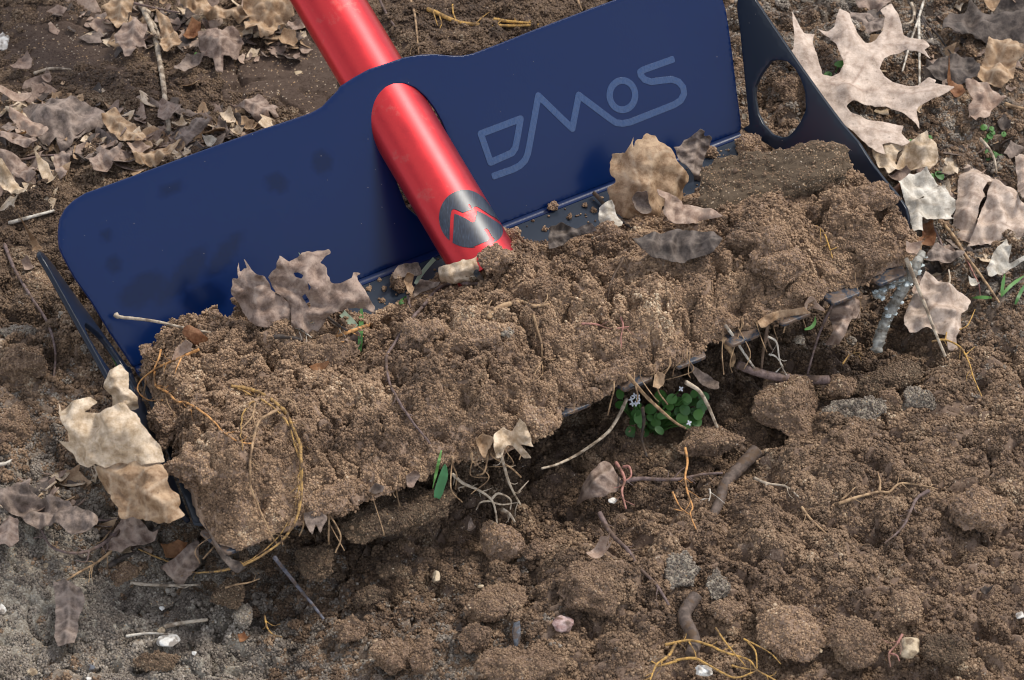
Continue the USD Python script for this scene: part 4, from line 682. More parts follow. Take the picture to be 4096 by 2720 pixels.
leaf('rust brown scrap behind the pale grey leaf tip', 'R7', [(1095, 660), (1200, 628), (1280, 660), (1200, 752), (1120, 752)], 'orange', n=(0, -.6, .8), lift=.005, wav=.004, drape=False)
leaf('dark brown curl between the olive and the brown leaf', 'R7', [(978, 460), (1050, 540), (1085, 582), (1020, 582), (985, 530)], 'dark', n=(0, -.5, .8), lift=.010, wav=.003, drape=False)
leaf('narrow dark leaf strip under the yellow root loop', 'R7', [(1400, 640), (1520, 730), (1620, 780), (1682, 902), (1620, 880), (1500, 770)], 'dark', n=(0, -.4, .9), lift=.008, wav=.004)
leaf('mauve curled leaf with a pink midrib at the left edge', 'R7', [(-20, 375), (90, 350), (240, 265), (225, 335), (300, 370), (350, 345), (480, 385), (510, 440), (600, 470), (692, 530), (690, 600), (590, 652), (500, 640), (420, 560), (330, 560), (220, 560), (150, 490), (60, 470)], 'purple', n=(-.1, -.35, .9), lift=.008, cup=.006, wav=.012, veins=[[(0, 375), (120, 410), (270, 465), (400, 470)]])
leaf('grey leaf tip at the left edge under the mauve leaf', 'R7', [(-20, 560), (70, 480), (132, 520), (132, 650), (90, 702), (-20, 690)], 'grey', n=(0, -.3, .9), lift=.005, wav=.005)
leaf('long mauve grey leaf lying on grey sand at the lower left', 'R7', [(370, 960), (440, 930), (550, 970), (582, 1050), (540, 1150), (530, 1280), (512, 1372), (400, 1382), (370, 1300), (382, 1150)], 'purple', n=(0, -.3, 1), lift=.005, wav=.004, cup=.004)
leaf('small tan leaf tip standing left of the left flange', 'R4', [(165, 30), (232, 100), (312, 180), (290, 232), (220, 200), (212, 110)], 'tan', n=(0, -.5, .8), lift=.006, wav=.004)
leaf('small grey leaf scrap beside the tip of the left flange', 'R4', [(140, 260), (200, 250), (242, 322), (170, 325)], 'grey', n=(0, -.3, .9), lift=.004, wav=.004)
# --- leaves behind the plate, upper left
leaf('dark purplish leaf with a frayed lower rim left of the forked stem', 'R1', [(150, 690), (230, 665), (400, 655), (500, 680), (620, 715), (735, 765), (690, 800), (730, 850), (640, 870), (560, 920), (510, 960), (470, 1010), (420, 1035), (390, 1000), (385, 950), (330, 990), (280, 960), (200, 870), (150, 800)], 'purple', lift=.008, cup=-.006, wav=.010)
leaf('pale frayed leaf edge at the left border above the dark purplish leaf', 'R1', [(-20, 655), (60, 648), (212, 655), (228, 690), (180, 725), (120, 718), (60, 692), (-20, 680)], 'pink', lift=.010, wav=.006)
leaf('pinkish brown leaf under the left end of the dark purplish leaf', 'R1', [(80, 800), (180, 820), (290, 880), (347, 940), (300, 987), (200, 930), (120, 880), (72, 840)], 'pink', lift=.009, wav=.006)
leaf('grey leaf half under the pinkish brown leaf at the left border', 'R1', [(5, 940), (120, 922), (232, 960), (262, 990), (170, 1032), (100, 1002), (10, 975)], 'grey', lift=.005, wav=.006)
leaf('grey tan ragged leaf at the left border below a straight twig', 'R1', [(-20, 1110), (130, 1100), (210, 1150), (262, 1190), (230, 1230), (268, 1282), (200, 1292), (120, 1230), (40, 1180), (-20, 1150)], 'grey', lift=.006, wav=.006)
leaf('yellowish tan curled leaf at the left border above the blue plate corner', 'R1', [(8, 1215), (40, 1198), (110, 1250), (162, 1300), (160, 1340), (252, 1365), (235, 1402), (180, 1397), (100, 1360), (40, 1320), (8, 1280)], 'pale', lift=.007, cup=.006, wav=.006)
leaf('splintered tan leaf strips between two grey leaves at the left', 'R1', [(250, 1110), (330, 1130), (352, 1200), (412, 1270), (350, 1268), (330, 1292), (300, 1240), (265, 1180)], 'pale', lift=.005, wav=.005)
leaf('grey brown leaf right of the splintered tan strips', 'R1', [(370, 1080), (440, 1050), (487, 1090), (470, 1150), (452, 1252), (410, 1252), (375, 1180)], 'grey', lift=.005, wav=.006)
leaf('crumbled tan leaf between the dark purplish leaf and the stem foot', 'R1', [(690, 850), (790, 800), (830, 850), (920, 880), (960, 950), (1002, 990), (960, 1042), (880, 1022), (800, 980), (740, 930)], 'tan', lift=.004, wav=.008)
leaf('grey dried leaf wrapped round the foot of the forked stem', 'R1', [(1072, 720), (1110, 692), (1190, 730), (1228, 760), (1200, 800), (1160, 832), (1100, 852), (1068, 830)], 'grey', lift=.006, wav=.007)
leaf('mauve grey leaf with torn edge right of the stem foot', 'R1', [(1230, 890), (1330, 828), (1432, 900), (1350, 930), (1300, 980), (1240, 1032), (1180, 1002)], 'purple', lift=.005, wav=.006)
leaf('small pale crumpled leaf touching the stem foot on its right', 'R1', [(1168, 850), (1230, 808), (1272, 850), (1242, 882), (1180, 892)], 'pale', lift=.006, wav=.006)
leaf('grey brown forked leaf scrap above the left part of the plate', 'R1', [(600, 1130), (690, 1060), (770, 1080), (820, 1040), (842, 1060), (772, 1130), (722, 1202), (640, 1202)], 'grey', lift=.004, wav=.006)
leaf('long tan ragged leaf touching the top edge of the plate', 'R1', [(890, 1085), (1000, 1060), (1080, 1050), (1150, 1018), (1242, 1060), (1170, 1090), (1060, 1130), (1000, 1142), (920, 1160)], 'tan', lift=.005, wav=.007)
leaf('tan leaf crumbs heaped left of the long ragged leaf', 'R1', [(860, 1000), (940, 960), (1010, 1000), (1040, 1050), (960, 1070), (900, 1050)], 'pink', lift=.006, wav=.007)
leaf('cream bark flake above the plate edge, left of two', 'R1', [(1480, 780), (1550, 755), (1592, 820), (1580, 872), (1530, 852)], 'pale', lift=.006, wav=.003)
leaf('tan bark flake right of the cream bark flake', 'R1', [(1590, 800), (1650, 788), (1717, 850), (1690, 892), (1600, 872)], 'tan', lift=.004, wav=.003)
leaf('cream bark chip right on the plate edge below the two flakes', 'R1', [(1555, 905), (1600, 868), (1642, 902), (1590, 945)], 'pale', lift=.006, wav=.003)
leaf('purple brown leaf scrap left of the cream bark flake', 'R1', [(1440, 905), (1480, 820), (1522, 850), (1552, 920), (1530, 962), (1470, 972)], 'purple', lift=.004, wav=.005)
leaf('bright white leaf chip at the top edge of the plate', 'R1', [(1368, 960), (1440, 938), (1472, 970), (1440, 1007), (1400, 1002)], 'white', lift=.006, wav=.002)
leaf('tan pointed leaf folded like a boat above the plate edge', 'R1', [(1550, 685), (1650, 690), (1740, 610), (1790, 660), (1887, 740), (1912, 802), (1860, 812), (1810, 760), (1837, 842), (1770, 862), (1700, 800), (1650, 740)], 'grey', n=(0, -.5, .8), lift=.008, cup=-.006, wav=.007)
leaf('tan folded leaf at the top border above the forked stem', 'R1', [(690, 80), (790, 20), (880, -15), (907, 30), (892, 110), (850, 192), (800, 242), (750, 172), (715, 110)], 'tan', n=(0, -.4, .9), lift=.010, wav=.008)
leaf('grey three pointed maple leaf left of the forked stem', 'R1', [(778, 290), (850, 190), (920, 160), (1002, 215), (980, 300), (997, 387), (915, 340), (930, 380), (850, 432), (830, 370), (785, 340)], 'grey', lift=.008, wav=.007)
leaf('reddish brown torn leaf right of the forked stem', 'R1', [(1060, 160), (1140, 165), (1180, 250), (1232, 310), (1200, 370), (1130, 412), (1080, 350), (1092, 260)], 'tan', lift=.007, wav=.008)
leaf('brown scalloped leaf with dark veins near the top, left of the shaft', 'R1', [(1335, 220), (1400, 180), (1460, 168), (1482, 240), (1530, 178), (1610, 210), (1647, 270), (1620, 330), (1592, 392), (1510, 400), (1502, 482), (1455, 472), (1440, 400), (1370, 362), (1338, 290)], 'grey', lift=.010, cup=-.005, wav=.008, veins=[[(1480, 470), (1490, 330), (1480, 200)], [(1485, 330), (1400, 280), (1350, 270)], [(1490, 320), (1560, 260), (1620, 240)]])
leaf('rolled brown leaf under the scalloped leaf', 'R1', [(1180, 490), (1260, 400), (1392, 410), (1330, 455), (1260, 510), (1175, 527)], 'purple', lift=.005, wav=.006)
leaf('large tan wavy leaf at the top border left of the shaft', 'R1', [(1195, -20), (1380, -20), (1420, 40), (1520, 90), (1630, 100), (1702, 180), (1640, 212), (1580, 172), (1480, 170), (1380, 132), (1280, 112), (1220, 60)], 'tan', n=(0, -.45, .9), lift=.012, wav=.012)
leaf('large olive tan crumpled leaf touching the left side of the shaft', 'R1', [(1640, 30), (1700, -20), (1930, -20), (1977, 70), (1990, 150), (1880, 200), (1850, 282), (1760, 302), (1740, 230), (1660, 272), (1650, 200), (1700, 180), (1640, 110)], 'tan', n=(0, -.4, .9), lift=.011, wav=.012)
leaf('grey crumpled leaf beside the shaft under the olive tan leaf', 'R1', [(1920, 160), (2000, 140), (2060, 200), (2040, 250), (1980, 250)], 'grey', lift=.006, wav=.006)
leaf('small tan cupped leaf below the olive tan leaf', 'R1', [(1878, 290), (1920, 230), (1992, 240), (2007, 300), (1960, 352), (1910, 342)], 'tan', lift=.005, cup=.005, wav=.005)
leaf('orange brown leaf scrap beside the black husk', 'R1', [(1238, 275), (1300, 178), (1362, 190), (1340, 262), (1280, 292)], 'orange', lift=.006, wav=.005)
leaf('grey blurred leaf at the left border near the top', 'R1', [(78, 500), (120, 430), (190, 398), (227, 440), (210, 482), (150, 502)], 'grey', lift=.006, wav=.006)
leaf('small grey leaf scrap above the dark purplish leaf', 'R1', [(288, 520), (320, 488), (357, 530), (330, 582), (280, 552)], 'grey', lift=.005, wav=.005)
leaf('small pinkish leaf scrap touching the top of the dark purplish leaf', 'R1', [(225, 605), (280, 568), (335, 620), (270, 645)], 'pink', lift=.005, wav=.005)
# --- leaves on the right
oak = [(788, 150), (830, 215), (865, 275), (945, 255), (930, 310), (945, 370), (975, 450), (1000, 530), (1060, 548), (1110, 537), (1140, 490), (1120, 420), (1090, 340), (1050, 280), (962, 222), (1040, 237), (1078, 220), (1095, 150), (1110, 98), (1182, 130), (1192, 190), (1230, 270), (1290, 310), (1360, 290), (1405, 230), (1418, 150), (1385, 105), (1460, 60), (1502, 130), (1530, 200), (1542, 270), (1600, 300), (1680, 325), (1717, 380), (1680, 402), (1727, 467), (1640, 402), (1560, 367), (1480, 382), (1412, 430), (1382, 500), (1412, 550), (1470, 590), (1560, 605), (1640, 612), (1710, 575), (1760, 600), (1745, 627), (1885, 660), (1830, 692), (1740, 727), (1642, 752), (1632, 790), (1652, 912), (1600, 842), (1540, 782), (1450, 747), (1330, 740), (1200, 730), (1157, 760), (1190, 800), (1300, 820), (1420, 842), (1547, 870), (1530, 920), (1592, 990), (1540, 1012), (1450, 997), (1400, 1012), (1422, 1092), (1350, 1062), (1290, 1002), (1230, 930), (1120, 850), (1000, 760), (900, 660), (880, 560), (830, 480), (735, 425), (800, 380), (805, 300)]
leaf('large pale spotted oak leaf with pointed lobes lying right of the blade', 'R3', oak, 'oak', n=(0, -.18, 1), lift=.013, cup=.003, wav=.006, rag=.0003, veins=[[(1160, 655), (1290, 480), (1410, 340), (1470, 160)], [(1160, 655), (1420, 650), (1640, 680), (1800, 670)], [(1160, 655), (1120, 520), (1180, 330), (1130, 140)], [(1160, 655), (990, 560), (880, 400), (810, 200)], [(1160, 655), (1230, 850), (1420, 920)], [(1420, 340), (1550, 330), (1700, 390)]])
leaf('grey leaf at the top border above the oak leaf', 'R3', [(1200, -20), (1280, -20), (1330, 40), (1440, 20), (1462, 60), (1380, 112), (1300, 92), (1250, 107), (1210, 40)], 'grey', lift=.006, wav=.006)
leaf('dark grey leaf partly hidden under the upper lobes of the oak leaf', 'R3', [(1178, 140), (1240, 120), (1330, 130), (1422, 180), (1390, 250), (1310, 272), (1250, 227), (1210, 252), (1190, 190)], 'purple', lift=.004, wav=.005)
leaf('large dark brown lobed leaf in the upper right corner', 'R3', [(1800, 200), (1850, 140), (1960, 140), (1985, 60), (2060, 80), (2130, 130), (2200, 20), (2380, 30), (2380, 380), (2290, 312), (2200, 332), (2050, 302), (1960, 272), (1880, 292), (1800, 262)], 'dark', lift=.008, wav=.010)
leaf('flat dark grey leaf right of the oak leaf tips', 'R3', [(1690, 520), (1760, 440), (1900, 398), (2012, 410), (2062, 460), (2040, 562), (1960, 602), (1880, 622), (1800, 562)], 'dark', lift=.005, wav=.006)
leaf('warm brown cupped leaf at the right border', 'R3', [(2030, 560), (2080, 440), (2110, 327), (2250, 330), (2330, 370), (2380, 430), (2300, 460), (2282, 572), (2200, 642), (2100, 602)], 'tan', lift=.008, cup=.008, wav=.008)
leaf('pinkish grey folded leaf below the warm brown cupped leaf', 'R3', [(1953, 620), (2080, 608), (2180, 640), (2237, 700), (2140, 742), (2122, 832), (2060, 842), (2020, 882), (1983, 870), (1990, 800), (1980, 740), (2012, 700), (1960, 660)], 'pink', lift=.008, wav=.009)
leaf('dark brown sliver of leaf left of the pinkish folded leaf', 'R3', [(1830, 515), (1862, 580), (1942, 600), (1962, 692), (1880, 682), (1840, 602)], 'orange', lift=.005, wav=.004)
leaf('brown leaf at the top border near the right corner', 'R3', [(2070, -20), (2160, -20), (2192, 40), (2140, 132), (2088, 60)], 'tan', lift=.010, wav=.005)
leaf('pale leaf tip at the very top right corner', 'R3', [(2210, -25), (2380, -25), (2380, 20), (2290, 32)], 'pink', lift=.014, wav=.004)
leaf('slate grey leaf bit among seedlings at the right', 'R3', [(2168, 862), (2220, 800), (2262, 850), (2262, 892), (2190, 892)], 'dark', lift=.003, wav=.003)
leaf('cream and tan leaf lying right of the flange under the oak leaf', 'G', [(305, 140), (380, 190), (480, 110), (600, 100), (700, 120), (880, 40), (970, 10), (1002, 90), (1092, 140), (1117, 260), (1100, 340), (1012, 442), (900, 402), (760, 382), (620, 432), (500, 492), (420, 400), (340, 262)], 'pale', lift=.007, wav=.007, holes=[[(600, 300), (640, 200), (690, 150), (680, 220), (620, 310)]])
leaf('white papery leaf with a hole touching the right edge of the blade', 'G', [(620, 640), (780, 510), (960, 450), (1042, 540), (1112, 610), (1092, 652), (1170, 620), (1232, 670), (1242, 730), (1312, 790), (1332, 880), (1272, 960), (1302, 1032), (1200, 1022), (1100, 1012), (1040, 982), (960, 1012), (912, 1042), (912, 1112), (932, 1202), (800, 1222), (790, 1132), (760, 1072), (775, 950), (720, 830), (680, 740)], 'white', lift=.009, wav=.009, holes=[[(868, 825), (890, 770), (942, 760), (930, 822)]], veins=[[(870, 830), (1050, 740), (1220, 670)], [(860, 850), (1100, 850), (1320, 870)], [(860, 850), (760, 740), (640, 680)], [(860, 850), (850, 1000), (860, 1180)]])
leaf('grey brown leaf wedge between the two pale leaves by the blade', 'G', [(510, 510), (620, 430), (720, 410), (780, 470), (660, 580), (560, 570)], 'grey', lift=.006, wav=.004)
leaf('rust brown leaf scrap below the white papery leaf', 'G', [(910, 1060), (1042, 1050), (1092, 1240), (1062, 1312), (900, 1312), (748, 1290), (760, 1250), (850, 1230), (932, 1202)], 'orange', lift=.004, wav=.005)
leaf('light rust leaf end above the lichen covered stick', 'G', [(728, 1300), (922, 1300), (890, 1372), (820, 1482), (738, 1442)], 'pink', lift=.006, wav=.004)
leaf('brown speckled leaf strip right of the lichen covered stick', 'G', [(950, 1525), (1000, 1420), (1062, 1338), (1232, 1360), (1402, 1400), (1442, 1420), (1390, 1492), (1300, 1502), (1240, 1542), (1100, 1522)], 'purple', lift=.006, wav=.004)
pf = thing('dead_leaf', 'large tan leaf folded in long pleats with a bent yellow stalk, at right', 'leaf')
for q, kw in (([(1395, 300), (1560, 290), (1700, 350), (1830, 410), (1720, 520), (1660, 620), (1702, 660), (1620, 850), (1580, 1000), (1542, 1130), (1480, 1260), (1432, 1400), (1300, 1372), (1220, 1360), (1250, 1200), (1300, 1020), (1340, 800), (1360, 600)], dict(n=(-.25, -.25, 1), cup=-.007, wav=.006)),
              ([(1830, 405), (1872, 480), (1960, 560), (2050, 650), (2100, 780), (2175, 760), (2175, 1120), (2100, 1262), (1950, 1292), (1800, 1292), (1700, 1272), (1560, 1292), (1470, 1292), (1545, 1130), (1604, 960), (1684, 760), (1706, 660), (1762, 520)], dict(n=(.12, -.3, 1), cup=-.003, wav=.010, veins=[[(1820, 430), (1780, 800), (1775, 1270)], [(1785, 830), (1600, 1000), (1540, 1100)], [(1785, 800), (1700, 720), (1640, 860)], [(1850, 500), (2020, 800), (2150, 900)], [(1780, 1080), (1950, 1100), (2120, 1150)]]))):
    mesh, vein = lamina('G', q, lift=.012, **kw); obj('pleat', mesh, LM['oak'], pf, smooth=True, attrs={'vein': vein})
obj('stalk', strand('G', [(1630, -20), (1740, 110), (1800, 230), (1830, 400)], .0011, up=.004, lift=.008), WM['pale'], pf, smooth=True)
leaf('narrow tan leaf pleat at the right border behind the pleated leaf', 'G', [(2030, 330), (2100, 300), (2190, 300), (2190, 840), (2110, 842), (2080, 700), (2062, 500)], 'oak', lift=.008, wav=.006)
leaf('tan heart shaped maple leaf right of the lichen stick, tip rolled', 'R6', [(1700, 298), (1790, 380), (1850, 430), (1950, 440), (2012, 490), (1980, 560), (1932, 600), (1942, 700), (1900, 760), (1922, 832), (1850, 842), (1830, 760), (1800, 740), (1740, 702), (1700, 690), (1590, 722), (1548, 640), (1570, 560), (1630, 440)], 'oak', n=(0, -.4, .9), lift=.010, cup=-.006, wav=.009, stalk=('R6', [(1840, 430), (1860, 370), (1852, 300)], dict(lift=.008)), veins=[[(1840, 430), (1740, 570), (1600, 700)], [(1840, 430), (1900, 600), (1880, 800)], [(1840, 430), (1760, 400), (1700, 320)]])
leaf('grey curled leaf dangling in the gap left of the lichen stick', 'R6', [(1060, 530), (1130, 490), (1170, 468), (1250, 510), (1267, 620), (1200, 632), (1150, 742), (1110, 812), (1020, 802), (1072, 720), (1050, 640)], 'grey', n=(0, -.6, .7), lift=.010, wav=.007, cup=-.005, drape=False)
leaf('white grey forked leaf at the right border above the grass', 'R6', [(2150, 220), (2230, 150), (2262, 200), (2250, 280), (2380, 268), (2380, 300), (2260, 312), (2180, 362), (2110, 402), (2100, 330)], 'white', lift=.008, wav=.006)
leaf('white curled shell like leaf scrap left of the grass tuft', 'R6', [(1980, 400), (2030, 390), (2062, 425), (2020, 440), (1990, 425)], 'white', lift=.004, wav=.003)
leaf('grey leaf half buried behind the flowering plant', 'R6', [(80, 960), (200, 1000), (302, 1070), (290, 1132), (230, 1112), (150, 1042)], 'purple', n=(0, -.6, .8), lift=.004, wav=.004)
leaf('grey brown cone shaped rolled leaf in the dug soil', 'R8', [(1680, 345), (1740, 220), (1820, 130), (1880, 73), (1922, 90), (1952, 150), (2002, 220), (1960, 290), (1880, 332), (1760, 335)], 'grey', n=(-.1, -.45, .8), lift=.008, cup=-.008, wav=.004, drape=False)
leaf('pale pink leaf chip on the dug soil in front', 'R8', [(1760, 740), (1800, 690), (1860, 645), (1902, 660), (1890, 702), (1932, 680), (1880, 742), (1830, 762), (1800, 802), (1775, 775)], 'pink', lift=.006, wav=.003)
leaf('small red brown leaf bit on dark soil right of the round pebble', 'R7', [(1600, 1290), (1650, 1255), (1690, 1320), (1620, 1335)], 'orange', lift=.003, wav=.002)
leaf('tiny slate coloured leaf bit between two clods in front', 'R8', [(880, 1245), (915, 1215), (932, 1250), (900, 1268)], 'dark', lift=.003, wav=.001)
leaf('small dark leaf curl on the soil at the lower right', 'R9', [(2050, 1010), (2090, 950), (2150, 985), (2110, 1000)], 'dark', lift=.004, wav=.003)
leaf('brown dead leaf by the small root left of the cone shaped leaf', 'R8', [(955, 590), (985, 500), (1015, 560), (985, 602)], 'purple', lift=.003, wav=.003)

# --- twigs and sticks
stick('pale grey forked stem with a knobbly tip at the upper left', 'R1', [(945, 20), (985, 100), (1040, 230), (1075, 400), (1100, 560), (1115, 690), (1130, 800), (1140, 890)], .0019, 'pale', lift=.004, branches=[([(985, 100), (1050, 180), (1085, 300)], .0010), ([(975, 75), (1000, 90), (1010, 95)], .0024)], taper=.8)
stick('dark thin twig crossing the top left leaves', 'R1', [(830, 0), (960, 35), (1100, 65), (1210, 85)], .0009, 'purple', lift=.013)
stick('grey twig at the left border near the top', 'R1', [(230, 495), (320, 465), (400, 462), (480, 470)], .0011, 'pale', lift=.003)
stick('thin orange root on leaves at the left border', 'R1', [(-20, 885), (60, 905), (140, 900), (250, 870)], .0010, 'orange', name='root', cat='root', lift=.010)
stick('straight brown twig at the left border ending in a blunt tip', 'R1', [(-20, 1105), (150, 1075), (300, 1050), (460, 1045)], .0010, 'purple', lift=.008)
stick('short white grey twig left of the plate corner', 'R1', [(60, 1505), (200, 1465), (365, 1420)], .0013, 'white', lift=.004)
stick('dark thin twig right of the dark purplish leaf', 'R1', [(690, 770), (850, 770), (960, 790), (1070, 805)], .0009, 'dark')
stick('dead thin stem curving down at the far left of the blade', 'R4', [(30, 130), (100, 300), (220, 500), (320, 660), (372, 850), (360, 1050)], .0011, 'purple', lift=.004)
stick('dry stalk with a knob end reaching over the blue plate at left', 'R4', [(775, 605), (820, 622), (900, 630), (1050, 650), (1230, 690), (1420, 725)], .0010, 'pale', mode='span', lift=.006, branches=[([(778, 600), (790, 615), (800, 625)], .0017)])
stick('thin dead stem lying on the red shaft and its emblem', 'E', [(215, 100), (300, 220), (400, 370), (480, 480), (600, 720), (720, 900), (800, 1020), (950, 1200)], .0005, 'brown', on='gp', mode='span', taper=1.8, ends=(.0, .012), lift=.006)
stick('black burnt stick poking from the soil below the shaft', 'R5', [(985, 265), (1025, 330), (1075, 400)], .0022, 'black', lift=.008, mode='span')
stick('small pale twig lying across the cream leaf', 'R5', [(860, 348), (940, 348), (1010, 345)], .0006, 'pale', lift=.008)
stick('long thin root running down the front of the soil heap', 'R5', [(1060, 395), (930, 395), (860, 385), (760, 440), (640, 570), (540, 690), (470, 800), (415, 900), (430, 1050), (500, 1190), (570, 1300), (650, 1400), (710, 1480), (725, 1568), (700, 1600)], .0012, 'purple', name='root', cat='root', lift=.0015, branches=[([(560, 480), (570, 540), (605, 590)], .001)], wob=.001)
stick('dark leaf stalk slanting across the holed maple leaf', 'A', [(940, 590), (1080, 680), (1300, 900), (1450, 1080), (1600, 1200), (1740, 1290)], .0010, 'dark', lift=.008)
stick('orange snapped root on the heap beside the green blade', 'A', [(1460, 1400), (1580, 1380), (1700, 1335), (1850, 1280), (2000, 1230), (2190, 1165)], .0009, 'orange', name='root', cat='root', lift=.003, taper=1.3)
stick('white thread root left of the orange snapped root', 'A', [(940, 1232), (1040, 1260), (1130, 1310), (1235, 1390)], .0006, 'white', name='root', cat='root', lift=.002)
stick('cream curling thread root under the dark stalk', 'A', [(1470, 1120), (1540, 1190), (1620, 1250), (1640, 1340), (1590, 1470)], .0006, 'pale', name='root', cat='root', lift=.003)
stick('dark buried stick end in the heap below the left leaves', 'A', [(690, 1385), (800, 1375), (960, 1390), (1120, 1430)], .0015, 'dark', lift=.0012)
stick('grey twig on the blade floor leaning to the silvery leaf', 'T', [(270, 1040), (330, 1100), (480, 1270), (650, 1430), (850, 1568)], .0013, 'dark', lift=.006, mode='span')
stick('rusty stick lying across the two pale leaves at right', 'G', [(590, 630), (690, 530), (800, 450), (900, 425), (1005, 418)], .0021, 'bark', lift=.012)
stick('long straight brown stalk slanting to the grass at right', 'G', [(1205, 1030), (1330, 1190), (1460, 1400), (1600, 1580), (1720, 1750), (1860, 1960)], .0012, 'tan', lift=.012, mode='span')
stick('thin mauve stalk left of the long brown stalk', 'G', [(1045, 1000), (1130, 1180), (1210, 1360)], .0009, 'purple', lift=.010)
stick('bundle of dark thin stems in the upper right', 'R3', [(1580, 10), (1660, 130), (1740, 260), (1850, 410)], .0009, 'dark', lift=.008, branches=[([(1640, 60), (1720, 210), (1830, 400)], .0008), ([(1660, 100), (1780, 240), (1890, 390)], .0008), ([(1600, 30), (1640, 150), (1760, 330)], .0007)])
stick('two crossed straw coloured stems at the upper right', 'R3', [(1690, -10), (1640, 150), (1590, 300), (1540, 480)], .0009, 'white', lift=.012, branches=[([(1650, 110), (1655, 350), (1655, 610)], .0010)], mode='span')
stick('pale curled bark strip at the top right', 'R3', [(1600, 20), (1620, 90), (1600, 150), (1540, 165)], .0012, 'pink' if 'pink' in WM else 'pale', lift=.008)
stick('pale thin root over the dirt at the right border', 'R3', [(2170, 770), (2220, 800), (2280, 830), (2360, 820)], .0008, 'pale', name='root', cat='root', lift=.002)
stick('brown twig from the pinkish leaf to the right border', 'R3', [(2230, 700), (2300, 720), (2370, 735)], .0013, 'tan', lift=.008)
stick('thin straw stem in front of the lichen stick', 'R6', [(1565, 225), (1640, 410), (1700, 560), (1760, 720), (1830, 885)], .0013, 'pale', lift=.008, mode='span')
stick('brown stem slanting under the front edge left of the lichen stick', 'R6', [(1065, 540), (1010, 660), (960, 790), (900, 1005)], .0010, 'purple', mode='span', lift=.006)
stick('upright brown stem under the front edge with a small fork', 'R6', [(640, 600), (625, 720), (605, 830), (590, 965)], .0012, 'brown', mode='span', lift=.004, branches=[([(625, 760), (650, 820), (670, 850)], .0008)])
stick('whitish straight stem from the front edge to the thick root', 'R6', [(345, 675), (400, 750), (470, 860), (560, 990)], .0010, 'white', mode='span', lift=.006)
stick('soil covered stub hanging from the front edge', 'R6', [(335, 770), (370, 830), (400, 890), (390, 950)], .0020, 'tan', mode='span', lift=.004, rough=.3)
stick('thick grey root lying in the trench under the front edge', 'R6', [(430, 940), (560, 990), (700, 1025), (860, 1040), (1045, 1045)], .0026, 'purple', name='root', cat='root', lift=.004, taper=1.1)
stick('white branching thread roots in the dark trench', 'R6', [(630, 750), (690, 790), (710, 900), (730, 960), (760, 1015)], .0007, 'white', name='root', cat='root', lift=.002, branches=[([(640, 870), (690, 890), (740, 960)], .0006), ([(680, 1000), (710, 970), (725, 960)], .0005)])
stick('small yellow root arc on the slab at right', 'R6', [(1140, 935), (1180, 880), (1240, 860), (1280, 885)], .0006, 'yellow', name='root', cat='root', lift=.002)
stick('orange thread root hanging over the slope at right', 'R6', [(1740, 785), (1830, 775), (1930, 825), (1990, 930), (2020, 1030), (2075, 1155)], .0007, 'yellow', name='root', cat='root', lift=.002, branches=[([(1925, 705), (1980, 675), (2030, 570)], .0005), ([(1960, 880), (2030, 820)], .0004), ([(1830, 775), (1840, 700), (1830, 640)], .0005)])
stick('thin maroon stem left of the grass tuft', 'R6', [(1970, 220), (2020, 330), (2055, 400), (2065, 480)], .0007, 'red', lift=.004)
stick('curved twig leaning on the flowering plant at right', 'R6', [(80, 1060), (170, 1120), (230, 1220), (265, 1300), (292, 1365)], .0014, 'pale', lift=.006, mode='span')
stick('pinkish twig slanting across the flowering plant', 'R5', [(2045, 1015), (2150, 1140), (2260, 1245), (2360, 1330), (2430, 1370)], .0012, 'tan', mode='span', lift=.010)
stick('long pale twig below the flowering plant at its left', 'R5', [(2035, 1170), (1990, 1270), (1930, 1370), (1870, 1430), (1760, 1510), (1660, 1570), (1560, 1615), (1460, 1642)], .0011, 'pale', lift=.003)
stick('dark stem standing before the flowering plant', 'R5', [(2140, 1230), (2150, 1330), (2135, 1440), (2170, 1560)], .0011, 'dark', lift=.004)
stick('pale branching roots in the hole below the front edge', 'R8', [(860, 180), (930, 240), (1040, 290), (1120, 350), (1150, 430), (1160, 512)], .0010, 'pale', name='root', cat='root', lift=.003, branches=[([(1120, 350), (1170, 310), (1250, 350), (1250, 420)], .0008), ([(1120, 360), (1050, 370), (1020, 420)], .0007), ([(940, 260), (900, 275), (910, 295)], .0006), ([(1130, 370), (1200, 385), (1300, 370)], .0006)])
stick('long pale root dropping from the tattered leaf', 'R8', [(1180, 20), (1210, 130), (1235, 220), (1270, 300), (1318, 385)], .0011, 'pale', name='root', cat='root', lift=.004, branches=[([(1300, 305), (1340, 260), (1372, 225)], .0006), ([(1215, 120), (1250, 130), (1285, 120)], .0005)])
stick('pale short root below the branching roots', 'R8', [(1190, 415), (1240, 445), (1280, 502)], .0012, 'pale', name='root', cat='root')
stick('red forked roots beside the cone shaped leaf', 'R8', [(1960, 100), (2000, 160), (2020, 225), (2002, 300), (2030, 412)], .0011, 'red', name='root', cat='root', lift=.004, branches=[([(2010, 130), (2050, 130), (2064, 190), (2022, 228)], .0009)])
stick('brown root running right from the cone shaped leaf', 'R8', [(1990, 235), (2120, 210), (2250, 215), (2390, 212), (2550, 180), (2680, 172)], .0014, 'purple', name='root', cat='root', lift=.002)
stick('long brown root curving down the middle of the dug soil', 'R8', [(1850, 440), (1930, 580), (2040, 690), (2120, 810), (2230, 920), (2320, 1062)], .0015, 'purple', name='root', cat='root', lift=.0015)
stick('slate blue twig pointing down in front of the left teeth', 'R7', [(1850, 740), (1960, 880), (2100, 1050), (2182, 1155)], .0012, 'blue', lift=.002)
stick('dark twig end under the brown leaf at lower left', 'R7', [(730, 802), (840, 735), (945, 703)], .0015, 'dark', lift=.004)
